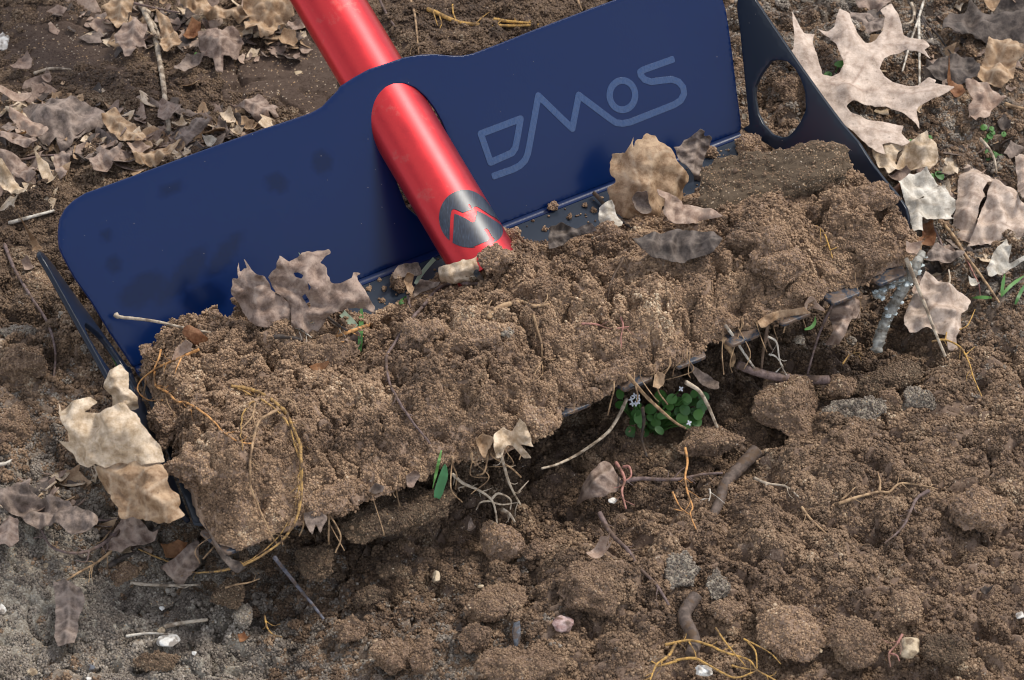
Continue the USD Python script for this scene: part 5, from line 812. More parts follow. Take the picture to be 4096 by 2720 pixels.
stick('pale flat twig below the pale grey leaf tip', 'R7', [(880, 912), (1000, 925), (1200, 930), (1345, 925)], .0010, 'pale', lift=.002, branches=[([(1180, 930), (1240, 945), (1280, 930)], .0006)])
stick('thick pale twig above the white stone', 'R7', [(1110, 1207), (1240, 1180), (1400, 1160)], .0014, 'pale', lift=.002)
stick('thin pale straw just above the white stone', 'R7', [(850, 1272), (1000, 1252), (1175, 1262)], .0008, 'white', lift=.001)
stick('white straw at the left border by the mauve leaf', 'R7', [(-10, 118), (40, 108), (85, 82)], .0013, 'white', lift=.003)
stick('brown root curving from the cream leaf to the long mauve leaf', 'R7', [(1050, 255), (950, 380), (880, 480), (820, 600), (700, 740), (520, 850), (400, 935)], .0012, 'tan', name='root', cat='root', lift=.004, wob=.001)
stick('purple root looping left under the cream leaf', 'R7', [(960, 400), (800, 565), (640, 680), (500, 712), (350, 670), (275, 550)], .0013, 'purple', name='root', cat='root', lift=.006, branches=[([(600, 470), (700, 490), (800, 478)], .0009), ([(600, 700), (580, 770), (510, 760)], .0006)])
stick('thick yellow root making a big hoop out of the heap', 'S', [tuple(C('R4', [p])[0]) for p in [(1560, 1085), (1750, 1130), (1890, 1220), (1960, 1320), (2010, 1450)]] + [tuple(C('R7', [p])[0]) for p in [(2030, 60), (2037, 300), (2000, 480), (1900, 620), (1750, 740), (1600, 800), (1430, 832), (1300, 835), (1110, 760), (935, 690)]], .00095, 'hoop', name='root', cat='root', lift=.005, up=.006, wob=.0022, rough=.4, sides=8, branches=[([(940, 1550), (1050, 1600), (1125, 1660), (1160, 1720), (1185, 1790), (1200, 1860), (1195, 1960), (1170, 2060), (1110, 2150), (1030, 2220), (950, 2260), (880, 2280)], .0005), ([(1180, 1770), (1205, 1850), (1190, 1930), (1205, 2000), (1150, 2100)], .0004), ([(1040, 1580), (980, 1640), (960, 1720), (975, 1800)], .0005)])
stick('thin yellow root inside the big hoop', 'S', [tuple(C('R4', [p])[0]) for p in [(1880, 1240), (1750, 1320), (1710, 1450)]] + [tuple(C('R7', [p])[0]) for p in [(1690, 60), (1690, 250), (1740, 390), (1800, 530), (1870, 655)]], .0009, 'tan', name='root', cat='root', lift=.003, wob=.001, rough=.2)
stick('orange root making a small loop near the left flange', 'R4', [(1340, 840), (1200, 900), (1050, 970), (950, 1050), (930, 1120), (1000, 1180), (1095, 1182)], .0008, 'orange', name='root', cat='root', lift=.005, branches=[([(1085, 840), (1070, 900), (1040, 980), (1050, 1080)], .0007), ([(1220, 900), (1190, 970), (1180, 1005)], .0005)])
stick('orange wavy root running right from the small loop', 'R4', [(1045, 990), (1050, 1080), (1130, 1130), (1190, 1190), (1260, 1200), (1430, 1310), (1500, 1390), (1620, 1465), (1705, 1472)], .0008, 'orange', name='root', cat='root', lift=.003, wob=.001)
stick('thin tan roots hanging on the left face of the heap', 'R4', [(1105, 930), (1110, 1080), (1130, 1200), (1185, 1285)], .0006, 'tan', name='root', cat='root', lift=.002, branches=[([(985, 1050), (960, 1200), (950, 1450)], .0006), ([(1080, 1150), (1100, 1250), (1090, 1330)], .0004)])
stick('tan fine roots in the upper right of the big hoop', 'R4', [(1720, 1200), (1700, 1290), (1640, 1360), (1590, 1410)], .0006, 'tan', name='root', cat='root', lift=.002, branches=[([(1700, 1270), (1720, 1350), (1710, 1400)], .0005), ([(1900, 1150), (1980, 1200), (2005, 1270)], .0006)])
stick('tan buried root stretching across the heap top', 'R5', [(1100, 625), (1170, 560), (1310, 520), (1400, 545), (1510, 535)], .0020, 'tan', name='root', cat='root', lift=.0005, rough=.25)
stick('thin tan root running down the middle of the heap', 'R5', [(1405, 600), (1430, 700), (1460, 800), (1465, 920), (1470, 1050)], .0008, 'tan', name='root', cat='root', lift=.0012, branches=[([(1470, 890), (1520, 910), (1560, 900)], .0004), ([(1460, 930), (1420, 990), (1400, 1050)], .0004)])
stick('reddish root fork on the right half of the heap', 'R5', [(1730, 665), (1830, 670), (1920, 700), (2050, 685)], .0007, 'red', name='root', cat='root', lift=.0012, branches=[([(1995, 620), (2010, 680), (1995, 760), (2000, 830)], .0006)])
stick('brown root hanging below the flat grey leaf on the heap', 'R5', [(2025, 170), (2000, 250), (1950, 340), (1920, 420), (1905, 510)], .0009, 'brown', name='root', cat='root', lift=.002)
stick('small yellow root curl on the top right of the heap', 'R6', [(960, 5), (1010, 50), (1050, 160), (1070, 225)], .0006, 'yellow', name='root', cat='root', lift=.0015, branches=[([(1050, 170), (1100, 150)], .0004)])
stick('orange root lying behind the plate near the shaft', 'R2', [(690, 60), (780, 100), (870, 140), (960, 160), (1100, 170), (1300, 175), (1450, 165)], .0015, 'yellow', name='root', cat='root', lift=.002, branches=[([(1140, 130), (1240, 145), (1390, 155)], .0013), ([(860, 30), (865, 90), (890, 145)], .0006)])
stick('thin tan root running down to the plate beside the shaft', 'R2', [(575, -10), (605, 100), (620, 230), (632, 365)], .0008, 'tan', name='root', cat='root', lift=.003)
stick('grey dead twig near the right side of the shaft', 'R2', [(370, 0), (420, 100), (490, 205)], .0008, 'purple', lift=.003)
stick('tiny tan twig at the top border above the plate', 'R2', [(1700, -10), (1720, 40), (1735, 70)], .0009, 'tan', lift=.003)
stick('orange thread root standing in the dug soil', 'R9', [(75, 0), (90, 100), (75, 200), (90, 300), (125, 400), (110, 450), (150, 555)], .0008, 'orange', name='root', cat='root', lift=.003, branches=[([(-10, 300), (40, 400), (100, 450)], .0006), ([(0, 415), (60, 430)], .0004)])
stick('white thread root beside the thick buried root', 'R9', [(240, 280), (245, 320), (235, 360)], .0007, 'white', name='root', cat='root', lift=.002, branches=[([(180, 355), (210, 345), (238, 345)], .0004)])
stick('thick purplish root half buried in the dug soil', 'R9', [(560, 20), (450, 130), (350, 240), (300, 380), (240, 500)], .0042, 'buried', name='root', cat='root', lift=-.0026, taper=.6, sides=12, rough=.07)
stick('thick grey root half buried near the bottom border', 'R9', [(150, 1000), (70, 1130), (120, 1250), (140, 1330), (110, 1400)], .0040, 'buried', name='root', cat='root', lift=-.0026, taper=.8, sides=12, rough=.07)
stick('cream root zigzag right of the thick purplish root', 'R9', [(540, 205), (640, 245), (760, 265), (850, 340)], .0010, 'pale', name='root', cat='root', lift=.002, branches=[([(620, 245), (632, 290)], .0008)])
stick('tan root below the cream zigzag root', 'R9', [(860, 400), (920, 480), (1040, 592)], .0009, 'tan', name='root', cat='root', lift=.002)
stick('tan forked root on the slope at lower right', 'R9', [(1110, 377), (1250, 330), (1380, 300), (1450, 300), (1520, 245), (1640, 250), (1780, 282)], .0010, 'tan', name='root', cat='root', lift=.003, branches=[([(1385, 295), (1390, 230), (1375, 172)], .0008), ([(1130, 350), (1180, 310), (1222, 268)], .0007)])
stick('brown root with a pale end at lower right', 'R9', [(1720, 290), (1640, 340), (1590, 440), (1560, 510), (1500, 580), (1420, 645)], .0011, 'purple', name='root', cat='root', lift=.002)
stick('yellow root fan spreading at the bottom border', 'R9', [(-60, 1330), (100, 1300), (230, 1330), (340, 1380), (500, 1430), (560, 1500), (650, 1550), (700, 1580)], .0008, 'yellow', name='root', cat='root', lift=.004, branches=[([(0, 1435), (130, 1420), (220, 1460), (400, 1550), (520, 1520), (560, 1500)], .0008), ([(280, 1215), (360, 1330), (480, 1470)], .0006), ([(500, 1310), (550, 1380), (560, 1490)], .0006), ([(100, 1310), (140, 1380), (150, 1420)], .0005), ([(390, 1470), (470, 1490), (560, 1500)], .0006), ([(470, 1290), (640, 1380), (720, 1460)], .0005)])
stick('yellow forked root left of the root fan', 'R8', [(2365, 1320), (2320, 1400), (2240, 1460), (2210, 1520), (2190, 1580)], .0009, 'yellow', name='root', cat='root', lift=.003, branches=[([(2370, 1440), (2300, 1460), (2240, 1475)], .0008), ([(2240, 1465), (2200, 1440)], .0005)])
stick('thin red root beside the pale stone at the bottom right', 'R9', [(1540, 1260), (1500, 1330), (1450, 1390), (1460, 1480)], .0008, 'red', name='root', cat='root', lift=.003, branches=[([(1450, 1390), (1500, 1400), (1520, 1440)], .0006)])
stick('small yellow root arc right of the round pebble', 'R7', [(1785, 1135), (1800, 1210), (1840, 1260), (1900, 1278)], .0006, 'yellow', name='root', cat='root', lift=.002)
stick('thin tan root arc below the slate blue twig', 'R7', [(1520, 945), (1590, 925), (1680, 910), (1750, 885)], .0006, 'tan', name='root', cat='root', lift=.002)
# lichen covered stick
ls = thing('lichen_stick', 'grey dead stick crusted with pale lichen right of the blade', 'stick')
obj('wood', strand('R6', [(1670, 190), (1600, 330), (1540, 440), (1470, 560), (1400, 720), (1365, 850)], .0032, lift=.006, mode='span', rough=.25, taper=1.15, sides=11), WM['lichen'], ls, smooth=True)
obj('snag', strand('R6', [(1560, 330), (1480, 370), (1420, 430), (1350, 480)], .0038, lift=.003, rough=.35, sides=10), WM['lichen'], ls, smooth=True)
LICH = mat('lichen', {'g': ('geometry', {}), 'n': ('noise_texture', {'scale': 500.0, 'detail': 3.0}), 'r': ('rgb_ramp', {'ramp': [(.35, (.24, .27, .25)), (.65, (.55, .60, .60))]}), 'p': ('principled_bsdf', {'roughness': .9})}, [('g.position', 'n.vector'), ('n.fac', 'r.fac'), ('r.color', 'p.base_color')])
rg = np.random.default_rng(8)
for path, k in (('wood', 34), ('snag', 30)):
    pts = np.array(UsdGeom.Mesh(stage.GetPrimAtPath(f'{ls.GetPath()}/{path}')).GetPointsAttr().Get()); pts = pts[(pts - pts.mean(0)) @ np.array([.2, -.6, .7]) > -.004]
    for q in pts[rg.choice(len(pts), k, replace=False)]: obj('lichen_crust', bumpy_ball(q, rg.uniform(.0008, .0021), int(rg.integers(999)), (1, 1, .45), 2, .5, .0012), LICH, ls, smooth=True)
# --- stones
stone('flat white stone with dirt specks on grey sand at lower left', 'R7', (1135, 1330), 78, 62, 'white', asp_z=.5, sink=.05)
stone('round grey pebble in dark soil at lower left', 'R7', (1620, 1160), 82, 78, 'grey', asp_z=.8)
stone('tiny bright white pebble right of the flat white stone', 'R7', (1310, 1390), 18, 17, 'white')
stone('pale pebble under the thick pale twig', 'R7', (1090, 1238), 32, 22, 'tan')
stone('pale oval pebble at the left border on the sand', 'R7', (10, 1105), 34, 40, 'white')
stone('tan pebble on the sand near the mauve leaf', 'R7', (300, 808), 28, 26, 'tan')
stone('brown pebble near the bottom left corner', 'R7', (220, 1522), 32, 28, 'tan')
stone('small white pebble above the thick pale twig', 'R7', (1090, 1088), 18, 16, 'white')
stone('white pebble cut by the bottom border', 'R7', (600, 1562), 20, 14, 'white')
stone('blue grey pebble near the bottom left', 'R7', (620, 1490), 24, 22, 'slate')
stone('cream oblong pebble in the dug soil in front', 'R8', (748, 890), 28, 52, 'tan', asp_z=.9)
stone('small white snail like pebble beside the red roots', 'R8', (1940, 363), 32, 22, 'white')
stone('pink and white broken stone in the dug soil in front', 'R8', (1600, 1215), 78, 60, 'red', amp=.3)
stone('slate blue oblong stone standing between clods', 'R8', (1295, 1270), 36, 95, 'slate', asp_z=1.0)
stone('tiny orange pebble on the middle clods', 'R8', (1050, 940), 20, 15, 'tan')
stone('pale tan stone at the bottom right by the red root', 'R9', (1595, 1380), 78, 72, 'tan', asp_z=.9)
stone('white pebble at the right border near the bottom', 'R9', (2335, 1142), 32, 26, 'white')
stone('small cream pebble on the large smooth clod', 'R9', (990, 1375), 15, 14, 'tan')
stone('chalky white lump among the yellow roots at the bottom', 'R9', (200, 1515), 62, 42, 'white', amp=.4)
stone('white grey pebble on the soil behind the right flange', 'R3', (825, 100), 28, 20, 'white')
stone('cream pebble in the slot between plate and right flange', 'R3', (475, 790), 22, 26, 'tan')
stone('tiny white pebble right of the lower oak leaf lobe', 'R3', (2070, 350), 14, 12, 'white')
stone('pale blurred stone at the left border near the top', 'R1', (10, 300), 55, 95, 'white')
stone('small grey white pebble by the dark thin twig', 'R1', (825, 715), 36, 22, 'grey')
stone('small cream pebble on smooth soil beside the shaft', 'R1', (2015, 495), 34, 18, 'tan', asp_z=.3)
stone('pale grey lump half buried in the middle of the heap', 'R5', (1215, 735), 50, 38, 'grey')
stone('pale pebble in the trench under the front edge', 'R6', (850, 790), 32, 38, 'grey')
stone('black oblong husk between the top left leaves', 'R1', (1210, 205), 52, 44, 'slate', asp_z=.8)
# --- clods
clod('biggest round soil clod in front of the blade at right', 'R6', (765, 1285), 235, 225, 'loam', asp_z=.8, sub=5, seed=11)
clod('pale grey gravelly clod right of the biggest clod', 'R6', (1225, 1285), 225, 105, 'grey', asp_z=.6, seed=12, ang=.2, amp=.3)
clod('small clod between the biggest clod and the dark slab', 'R6', (1130, 1130), 105, 90, 'loam', asp_z=.8, seed=13)
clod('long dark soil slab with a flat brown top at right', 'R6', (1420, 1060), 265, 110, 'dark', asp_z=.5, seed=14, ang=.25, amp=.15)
clod('pyramid shaped small clod below the long dark slab', 'R6', (1470, 1200), 75, 85, 'loam', asp_z=.9, seed=15, amp=.35)
clod('grey clod at the right end of the long dark slab', 'R6', (1650, 1190), 120, 85, 'grey', asp_z=.7, seed=16)
clod('brown clod below the grey gravelly clod', 'R6', (1190, 1480), 130, 105, 'loam', asp_z=.8, seed=17)
clod('long low clod below the curved twig in the middle', 'R6', (230, 1480), 270, 110, 'loam', asp_z=.5, seed=18)
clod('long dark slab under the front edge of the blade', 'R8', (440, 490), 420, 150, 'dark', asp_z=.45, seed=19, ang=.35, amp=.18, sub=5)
clod('round orange brown clod in the middle of the dug soil', 'R8', (1180, 670), 158, 138, 'pile', asp_z=.8, seed=20)
clod('wedge shaped brown clod right of the round orange brown clod', 'R8', (1450, 700), 150, 60, 'loam', asp_z=.6, seed=21, ang=.5)
clod('long flat clod with a dark gap beneath, middle front', 'R8', (1130, 1060), 290, 105, 'loam', asp_z=.55, seed=22, ang=.35, amp=.28)
clod('broad clod mound above the pink and white stone', 'R8', (1850, 1010), 265, 200, 'loam', asp_z=.5, seed=23, ang=.3, sub=5)
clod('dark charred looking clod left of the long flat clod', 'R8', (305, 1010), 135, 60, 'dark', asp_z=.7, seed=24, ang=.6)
clod('angular clod at the bottom border, left of the middle', 'R8', (440, 1430), 140, 120, 'loam', asp_z=.6, seed=25)
clod('brown clod leaning on the angular clod at the bottom', 'R8', (655, 1420), 95, 130, 'loam', asp_z=.8, seed=26)
clod('grey brown clod left of the slate blue stone', 'R8', (990, 1310), 120, 110, 'loam', asp_z=.6, seed=27, ang=.4)
clod('brown clod in front of the dark charred clod', 'R8', (190, 1250), 120, 80, 'loam', asp_z=.6, seed=28)
clod('wide clod at the bottom border in the middle', 'R8', (1330, 1480), 300, 130, 'loam', asp_z=.5, seed=29)
clod('small dark clod above the cream oblong pebble', 'R8', (460, 840), 100, 55, 'dark', asp_z=.7, seed=30)
clod('large smooth clod at the bottom right beside a dark crack', 'R9', (810, 1330), 235, 215, 'pile', asp_z=.6, seed=31, amp=.15, sub=5, ang=.2)
clod('split clod just right of the dark crack at the bottom', 'R9', (1215, 1330), 165, 190, 'loam', asp_z=.7, seed=32, amp=.2, ang=.3)
clod('round small clod above the large smooth clod', 'R9', (650, 1130), 88, 95, 'loam', asp_z=.9, seed=33)
clod('broad flat topped clod at the right border', 'R9', (2080, 460), 215, 160, 'pile', asp_z=.6, seed=34, amp=.16)
clod('dark fronted clod below the cream zigzag root', 'R9', (965, 355), 115, 95, 'loam', asp_z=.8, seed=35)
clod('whitish gravelly clod beside the long brown root', 'R9', (50, 880), 110, 135, 'grey', asp_z=.8, seed=36, amp=.3)
clod('grey clod right of the whitish gravelly clod', 'R9', (290, 960), 85, 130, 'grey', asp_z=.7, seed=37)
clod('clod above the pale tan stone at the bottom right', 'R9', (1570, 1140), 135, 125, 'loam', asp_z=.7, seed=38)
clod('dark smooth clod right of the pale tan stone', 'R9', (1830, 1370), 160, 105, 'dark', asp_z=.6, seed=39, amp=.15, ang=-.2)
clod('clod touching the upper end of the thick grey root', 'R9', (360, 1110), 110, 75, 'loam', asp_z=.7, seed=40)
clod('clod with a dark hole beside the thick purplish root', 'R9', (600, 480), 120, 90, 'loam', asp_z=.7, seed=41)
clod('brown clod at the left under the yellow hoop', 'R7', (1560, 1010), 115, 85, 'dark', asp_z=.7, seed=42)
clod('dark brown clod right of the slate blue twig top', 'R7', (2130, 810), 150, 105, 'dark', asp_z=.7, seed=43)
clod('dark flat clod below the flat white stone', 'R7', (1060, 1450), 140, 65, 'dark', asp_z=.5, seed=44)
clod('grey flat clod above the thick pale twig', 'R7', (1055, 1055), 85, 40, 'grey', asp_z=.5, seed=45)
clod('clod left of the dark twig end at lower left', 'R7', (800, 860), 110, 75, 'loam', asp_z=.7, seed=46)
clod('pale crumbly clod at the left of the left flange', 'R4', (120, 760), 130, 80, 'grey', asp_z=.7, seed=47)
clod('brown crumbly clod far left below the thin dead stem', 'R4', (150, 980), 190, 150, 'loam', asp_z=.7, seed=48, amp=.3)
clod('brown crumbly clod at the left border under the pale clod', 'R4', (90, 1380), 170, 150, 'loam', asp_z=.7, seed=49, amp=.3)
clod('clod just behind the left flange', 'R4', (270, 420), 140, 90, 'loam', asp_z=.7, seed=50)
clod('brown clod seen through the hole of the right flange', 'R3', (800, 640), 130, 110, 'loam', asp_z=.7, seed=51)
clod('reddish clod right of the cream and tan leaf', 'G', (1380, 150), 140, 95, 'loam', asp_z=.7, seed=52)
# clods on the blade
def slab(label, view, p0, p1, wid, thick, lift, seed):
    t = hit_t(C(view, [p0, p1])); P = CAM + rays(C(view, [p0, p1])) * t[:, None] + (RW @ FN) * lift; ax = P[1] - P[0]; L = np.linalg.norm(ax); ax /= L; up = RW @ (FN + .25 * FU); up -= ax * (up @ ax); up /= np.linalg.norm(up); sd = np.cross(up, ax)
    m = trimesh.creation.icosphere(5, 1.0); v = np.array(m.vertices); q = v / (np.abs(v) ** 5).sum(1, keepdims=True) ** .2; f_ = meshkit.fbm(v * 2.2 + seed, 3, seed) - .5; q = q * (1 + .35 * f_[:, None]) * np.array([L / 2, wid / 2, thick / 2]); q[:, 1:] *= (1 - .25 * (q[:, :1] / (L / 2)) * .8)
    q = q + v * ((meshkit.fbm(q / .006 + 9, 3, seed) - .5) * .008 + (meshkit.fbm(q / .0022, 2, seed + 1) - .5) * .0022)[:, None]; X = P.mean(0) + q[:, :1] * ax + q[:, 1:2] * sd + q[:, 2:] * up; mesh = trimesh.Trimesh(X, m.faces, process=False)
    t_ = thing('soil_clod', label, 'soil clod'); obj('lump', mesh, soil_dark, t_, smooth=True); rg = np.random.default_rng(seed); s_, fi = trimesh.sample.sample_surface(mesh, 4200, seed=seed); nz = mesh.face_normals[fi]; k = (nz @ up < .8) | (rg.uniform(size=len(s_)) < .75); s_, nz = s_[k], nz[k]; s = .00042 * np.exp(rg.normal(0, .35, len(s_))); gm, tn = grains_mesh(s_ + nz * (s * .3)[:, None], s, rg); tag(obj('grains', gm, loam_grain, t_, smooth=True, attrs={'tone': tn}), None, None, None, 'stuff')
slab('long slab of soil lying on the right end of the heap', 'R3', (215, 1400), (1150, 1150), .034, .017, .008, 61)
clod('crumbly lump on top of the slab against the right flange', 'R3', (1090, 960), 135, 105, 'pile', sink=.1, asp_z=.9, seed=62, amp=.35)
clod('crumb heap on the blade floor below the flange corner', 'R3', (500, 1045), 120, 78, 'pile', sink=.15, asp_z=.8, seed=63, amp=.35)
clod('small crumb lump on the blade floor by the grey leaf', 'R3', (245, 1045), 42, 36, 'pile', sink=.1, asp_z=.9, seed=64, amp=.4, sub=3)
clod('lump between the long slab and the floor corner', 'R3', (330, 1150), 62, 42, 'pile', sink=.1, asp_z=.9, seed=65, amp=.4, sub=3)
clod('dark round lump at the right rim of the blade', 'R3', (1275, 1195), 105, 92, 'loam', sink=.0, asp_z=.9, seed=66, amp=.3)
clod('crumbly ridge lump at the far right corner of the heap', 'R3', (1330, 1380), 190, 90, 'pile', sink=.25, asp_z=.8, seed=67, amp=.35, ang=.4)
clod('crumb lump lying on the left light brown leaf', 'R4', (1740, 600), 165, 82, 'pile', sink=.0, asp_z=.9, seed=68, amp=.35)
clod('small crumb lump at the top of the heap near the left end', 'R4', (1455, 665), 52, 58, 'pile', sink=.1, asp_z=.9, seed=69, amp=.4, sub=3)
clod('small crumb lump in the left corner of the blade', 'R4', (1005, 880), 62, 45, 'pile', sink=.1, asp_z=.9, seed=70, amp=.4, sub=3)
clod('sandy lump stuck on the holed maple leaf', 'A', (1200, 1190), 125, 110, 'grey', sink=.0, asp_z=.8, seed=71, amp=.3, sub=3)
clod('crumb lump at the right foot of the red shaft', 'R5', (1215, 160), 130, 105, 'pile', sink=.3, toward=.014, asp_z=.9, seed=72, amp=.35)
clod('dark lump left of the grey leaf scrap under the shaft', 'R5', (495, 430), 68, 72, 'loam', sink=.1, asp_z=.9, seed=73, amp=.35, sub=3)
clod('crumbly lump on the upper end of the grey twig', 'T', (195, 1060), 80, 150, 'pile', sink=.0, asp_z=.9, seed=74, amp=.4, sub=3)
clod('tall lump of soil at the right end behind the silvery leaf', 'R5', (1930, 130), 105, 115, 'pile', sink=.2, asp_z=.9, seed=75, amp=.35)
clod('orange brown lump on the right half of the heap', 'R6', (640, 180), 150, 120, 'pile', sink=.4, asp_z=.8, seed=77, amp=.3)
clod('dark slab sunk in the right end of the heap', 'R6', (1230, 110), 180, 75, 'loam', sink=.35, asp_z=.7, seed=78, amp=.2, ang=.35)
clod('lump of soil over the lower end of the red shaft', 'R5', (1150, 250), 120, 80, 'pile', sink=.3, toward=.020, asp_z=1.0, seed=94, amp=.4)
clod('rounded lump bulging over the left rim of the blade', 'R4', (1130, 1330), 130, 190, 'pile', sink=.45, asp_z=.8, seed=95, amp=.45)
clod('broad lump at the left front corner of the heap', 'R4', (1330, 1640), 190, 170, 'pile', sink=.55, asp_z=.7, seed=96, amp=.45)
clod('ragged lump at the front edge left of the tattered cream leaf', 'V', (1010, 1062), 50, 26, 'pile', sink=.15, asp_z=.9, seed=81, amp=.4, ang=.4)
clod('ragged lump at the front edge above the left teeth', 'V', (760, 1168), 62, 30, 'pile', sink=.15, asp_z=.9, seed=82, amp=.4, ang=.4)
clod('lump at the front edge right of the tattered cream leaf', 'V', (1235, 985), 55, 30, 'pile', sink=.15, asp_z=.9, seed=83, amp=.4, ang=.4)
clod('lump at the front edge right above the flowering weed', 'V', (1420, 868), 46, 24, 'pile', sink=.15, asp_z=.9, seed=84, amp=.4, ang=.5)
clod('crusty lump at the front edge above the thick grey root', 'V', (1655, 760), 48, 24, 'pile', sink=.15, asp_z=.9, seed=85, amp=.4, ang=.5)
clod('lump at the front edge near the grey dangling leaf', 'V', (1850, 690), 55, 26, 'loam', sink=.15, asp_z=.9, seed=86, amp=.4, ang=.5)
clod('loose lump over the right corner teeth by the lichen stick', 'V', (2010, 620), 52, 28, 'loam', sink=.15, asp_z=.9, seed=87, amp=.4, ang=.5)
clod('big crumbly lump in the middle of the heap', 'V', (1120, 800), 75, 45, 'pile', sink=.4, asp_z=.9, seed=88, amp=.4)
clod('crumbly lump on the heap below the red shaft', 'V', (980, 790), 60, 40, 'pile', sink=.35, asp_z=.9, seed=89, amp=.4)
clod('crumbly lump on the left half of the heap', 'V', (760, 840), 70, 42, 'loam', sink=.4, asp_z=.9, seed=90, amp=.4)
clod('lump on the heap near the right teeth', 'V', (1780, 620), 70, 42, 'pile', sink=.4, asp_z=.9, seed=92, amp=.4, ang=.4)
clod('broken lump on the heap right of the flat grey leaf', 'V', (1740, 560), 60, 34, 'loam', sink=.35, asp_z=.9, seed=93, amp=.4, ang=.3)
for p, r in [((1540, 1415), 42), ((1650, 1475), 18), ((1755, 1395), 16), ((1810, 1425), 12), ((1480, 1300 + 255), 14)]:
    clod({42: 'largest loose crumb on the bare blade floor', 18: 'second largest crumb on the bare blade floor', 16: 'crumb on the blade floor near the grey twig', 12: 'tiny crumb on the blade floor nearest the tan leaf', 14: 'crumb at the foot of the lump by the shaft'}[r], 'R2', p, r, r * .9, 'pile', sink=.0, asp_z=.9, amp=.4, sub=3, name='soil_crumb', cat='soil crumb', grain=.001)
for p, r, l in [((285, 437), 10, 'crumb on the floor beside the maple leaf, topmost'), ((300, 437), 12, 'round crumb on the floor beside the maple leaf'), ((402, 440), 17, 'biggest crumb on the floor beside the maple leaf'), ((392, 522), 16, 'crumb on the floor nearest the heap beside the maple leaf'), ((365, 378), 8, 'tiny crumb near the fold beside the maple leaf')]:
    clod(l, 'R5', p, r, r, 'pile', sink=.0, asp_z=.9, amp=.4, sub=2, name='soil_crumb', cat='soil crumb', grain=.0006)
# --- green plants
def ribbon(view, pts, w, lift=.003, mode='lay', up=0.0, on='gpb', tip=True, twist=.5):
    S = catmull(C(view, pts), 6.0); t = hit_t(S, on); s = np.linspace(0, 1, len(S)); from scipy.ndimage import gaussian_filter1d
    tt = np.minimum(t[0] + (t[-1] - t[0]) * s, t) if mode == 'span' else np.minimum(gaussian_filter1d(t, 5, mode='nearest'), t)
    X = CAM + rays(S) * (tt - lift - up * np.sin(np.pi * s))[:, None]; T = np.gradient(X, axis=0); T /= np.linalg.norm(T, axis=1, keepdims=True)
    vw = (CAM - X); vw /= np.linalg.norm(vw, axis=1, keepdims=True); sd = np.cross(T, vw); sd /= np.linalg.norm(sd, axis=1, keepdims=True); nn = np.cross(sd, T)
    ww = w * (np.clip(1.15 * np.sin(np.pi * (.12 + .88 * s)) ** .6, .02, 1) if tip == 'both' else (np.clip((1 - s) * 3, .04, 1) * np.clip(.5 + 2 * s, 0, 1) if tip else np.ones_like(s)))
    L, M, R = X - sd * ww[:, None] / 2 + nn * (w * .12), X, X + sd * ww[:, None] / 2 + nn * (w * .12); n = len(X); P = np.vstack([L, M, R]); i = np.arange(n - 1)
    T_ = np.vstack([np.c_[i, n + i, n + i + 1], np.c_[i, n + i + 1, i + 1], np.c_[n + i, 2 * n + i, 2 * n + i + 1], np.c_[n + i, 2 * n + i + 1, n + i + 1]])
    N = meshkit.arrays((P, T_), True)[2]; v, f, _ = solid(P + N * .00012, P - N * .00012, T_); return v, f
def blade(label, view, pts, w, m=None, name='grass_blade', cat='grass blade', **kw): return obj(name, ribbon(view, pts, w, **kw), m or GREEN, None, smooth=True, label=label, cat=cat)
blade('bright green grass blade beside the left flange', 'R4', [(945, 1170), (880, 1080), (820, 990), (755, 893)], .0026, lift=.006)
blade('upper of two short green grass ends on the cream leaf', 'R4', [(965, 1475), (920, 1460), (880, 1445)], .0018, lift=.006)
blade('lower of two short green grass ends on the cream leaf', 'R4', [(960, 1482), (920, 1520), (878, 1552)], .0018, lift=.006)
blade('long pale blue green grass blade across the holed maple leaf', 'A', [(1510, 875), (1420, 800), (1330, 700), (1190, 450), (1110, 280), (1050, 180)], .0038, m=GRASS_PALE, lift=.011)
blade('wide pale grass blade coming out under the maple leaf', 'A', [(1570, 920), (1680, 1050), (1780, 1150), (1860, 1250)], .0042, m=GRASS_PALE, lift=.006, tip=False)
blade('upright green grass blade on the heap beside the orange root', 'A', [(1918, 1600), (1930, 1400), (1942, 1150), (1945, 920)], .0026, lift=.006, tip='both')
blade('pale straw blade poking up left of the shaft end', 'R5', [(612, 400), (640, 345), (690, 280), (737, 228)], .0024, m=GRASS_PALE, lift=.008, tip=False)
blade('short green blade under the tan twisted strip', 'R5', [(500, 530), (530, 510), (560, 475)], .0028, lift=.004)
blade('wide green blade hanging below the front edge of the heap', 'R8', [(755, 340), (775, 270), (800, 190), (810, 110)], .0050, lift=.010, tip='both', mode='span', m=GREEN2)
blade('thin green stem beside the wide hanging blade', 'R8', [(785, 20), (768, 90), (750, 170), (725, 275)], .0016, lift=.010, mode='span')
blade('small green sprout in the dark gap under the front edge', 'R6', [(880, 705), (925, 690), (950, 655), (952, 615)], .0020, lift=.006)
for l, p in (('leftmost blade of the green grass at the right border', [(2208, 482), (2218, 400), (2232, 322)]), ('longest slanting blade of the grass at the right border', [(2205, 482), (2270, 410), (2370, 335)]), ('rightmost upright blade of the grass at the right border', [(2300, 535), (2330, 470), (2370, 390)]), ('low flat blade of grass at the right border', [(2140, 490), (2070, 488), (2010, 492)])):
    blade(l, 'R6', p, .0020, lift=.006, mode='span' if 'low' not in l else 'lay', up=.004)
blade('short broad green blade by the pleated leaf at the right border', 'R3', [(2330, 1160), (2330, 1110), (2345, 1060)], .0040, lift=.006)
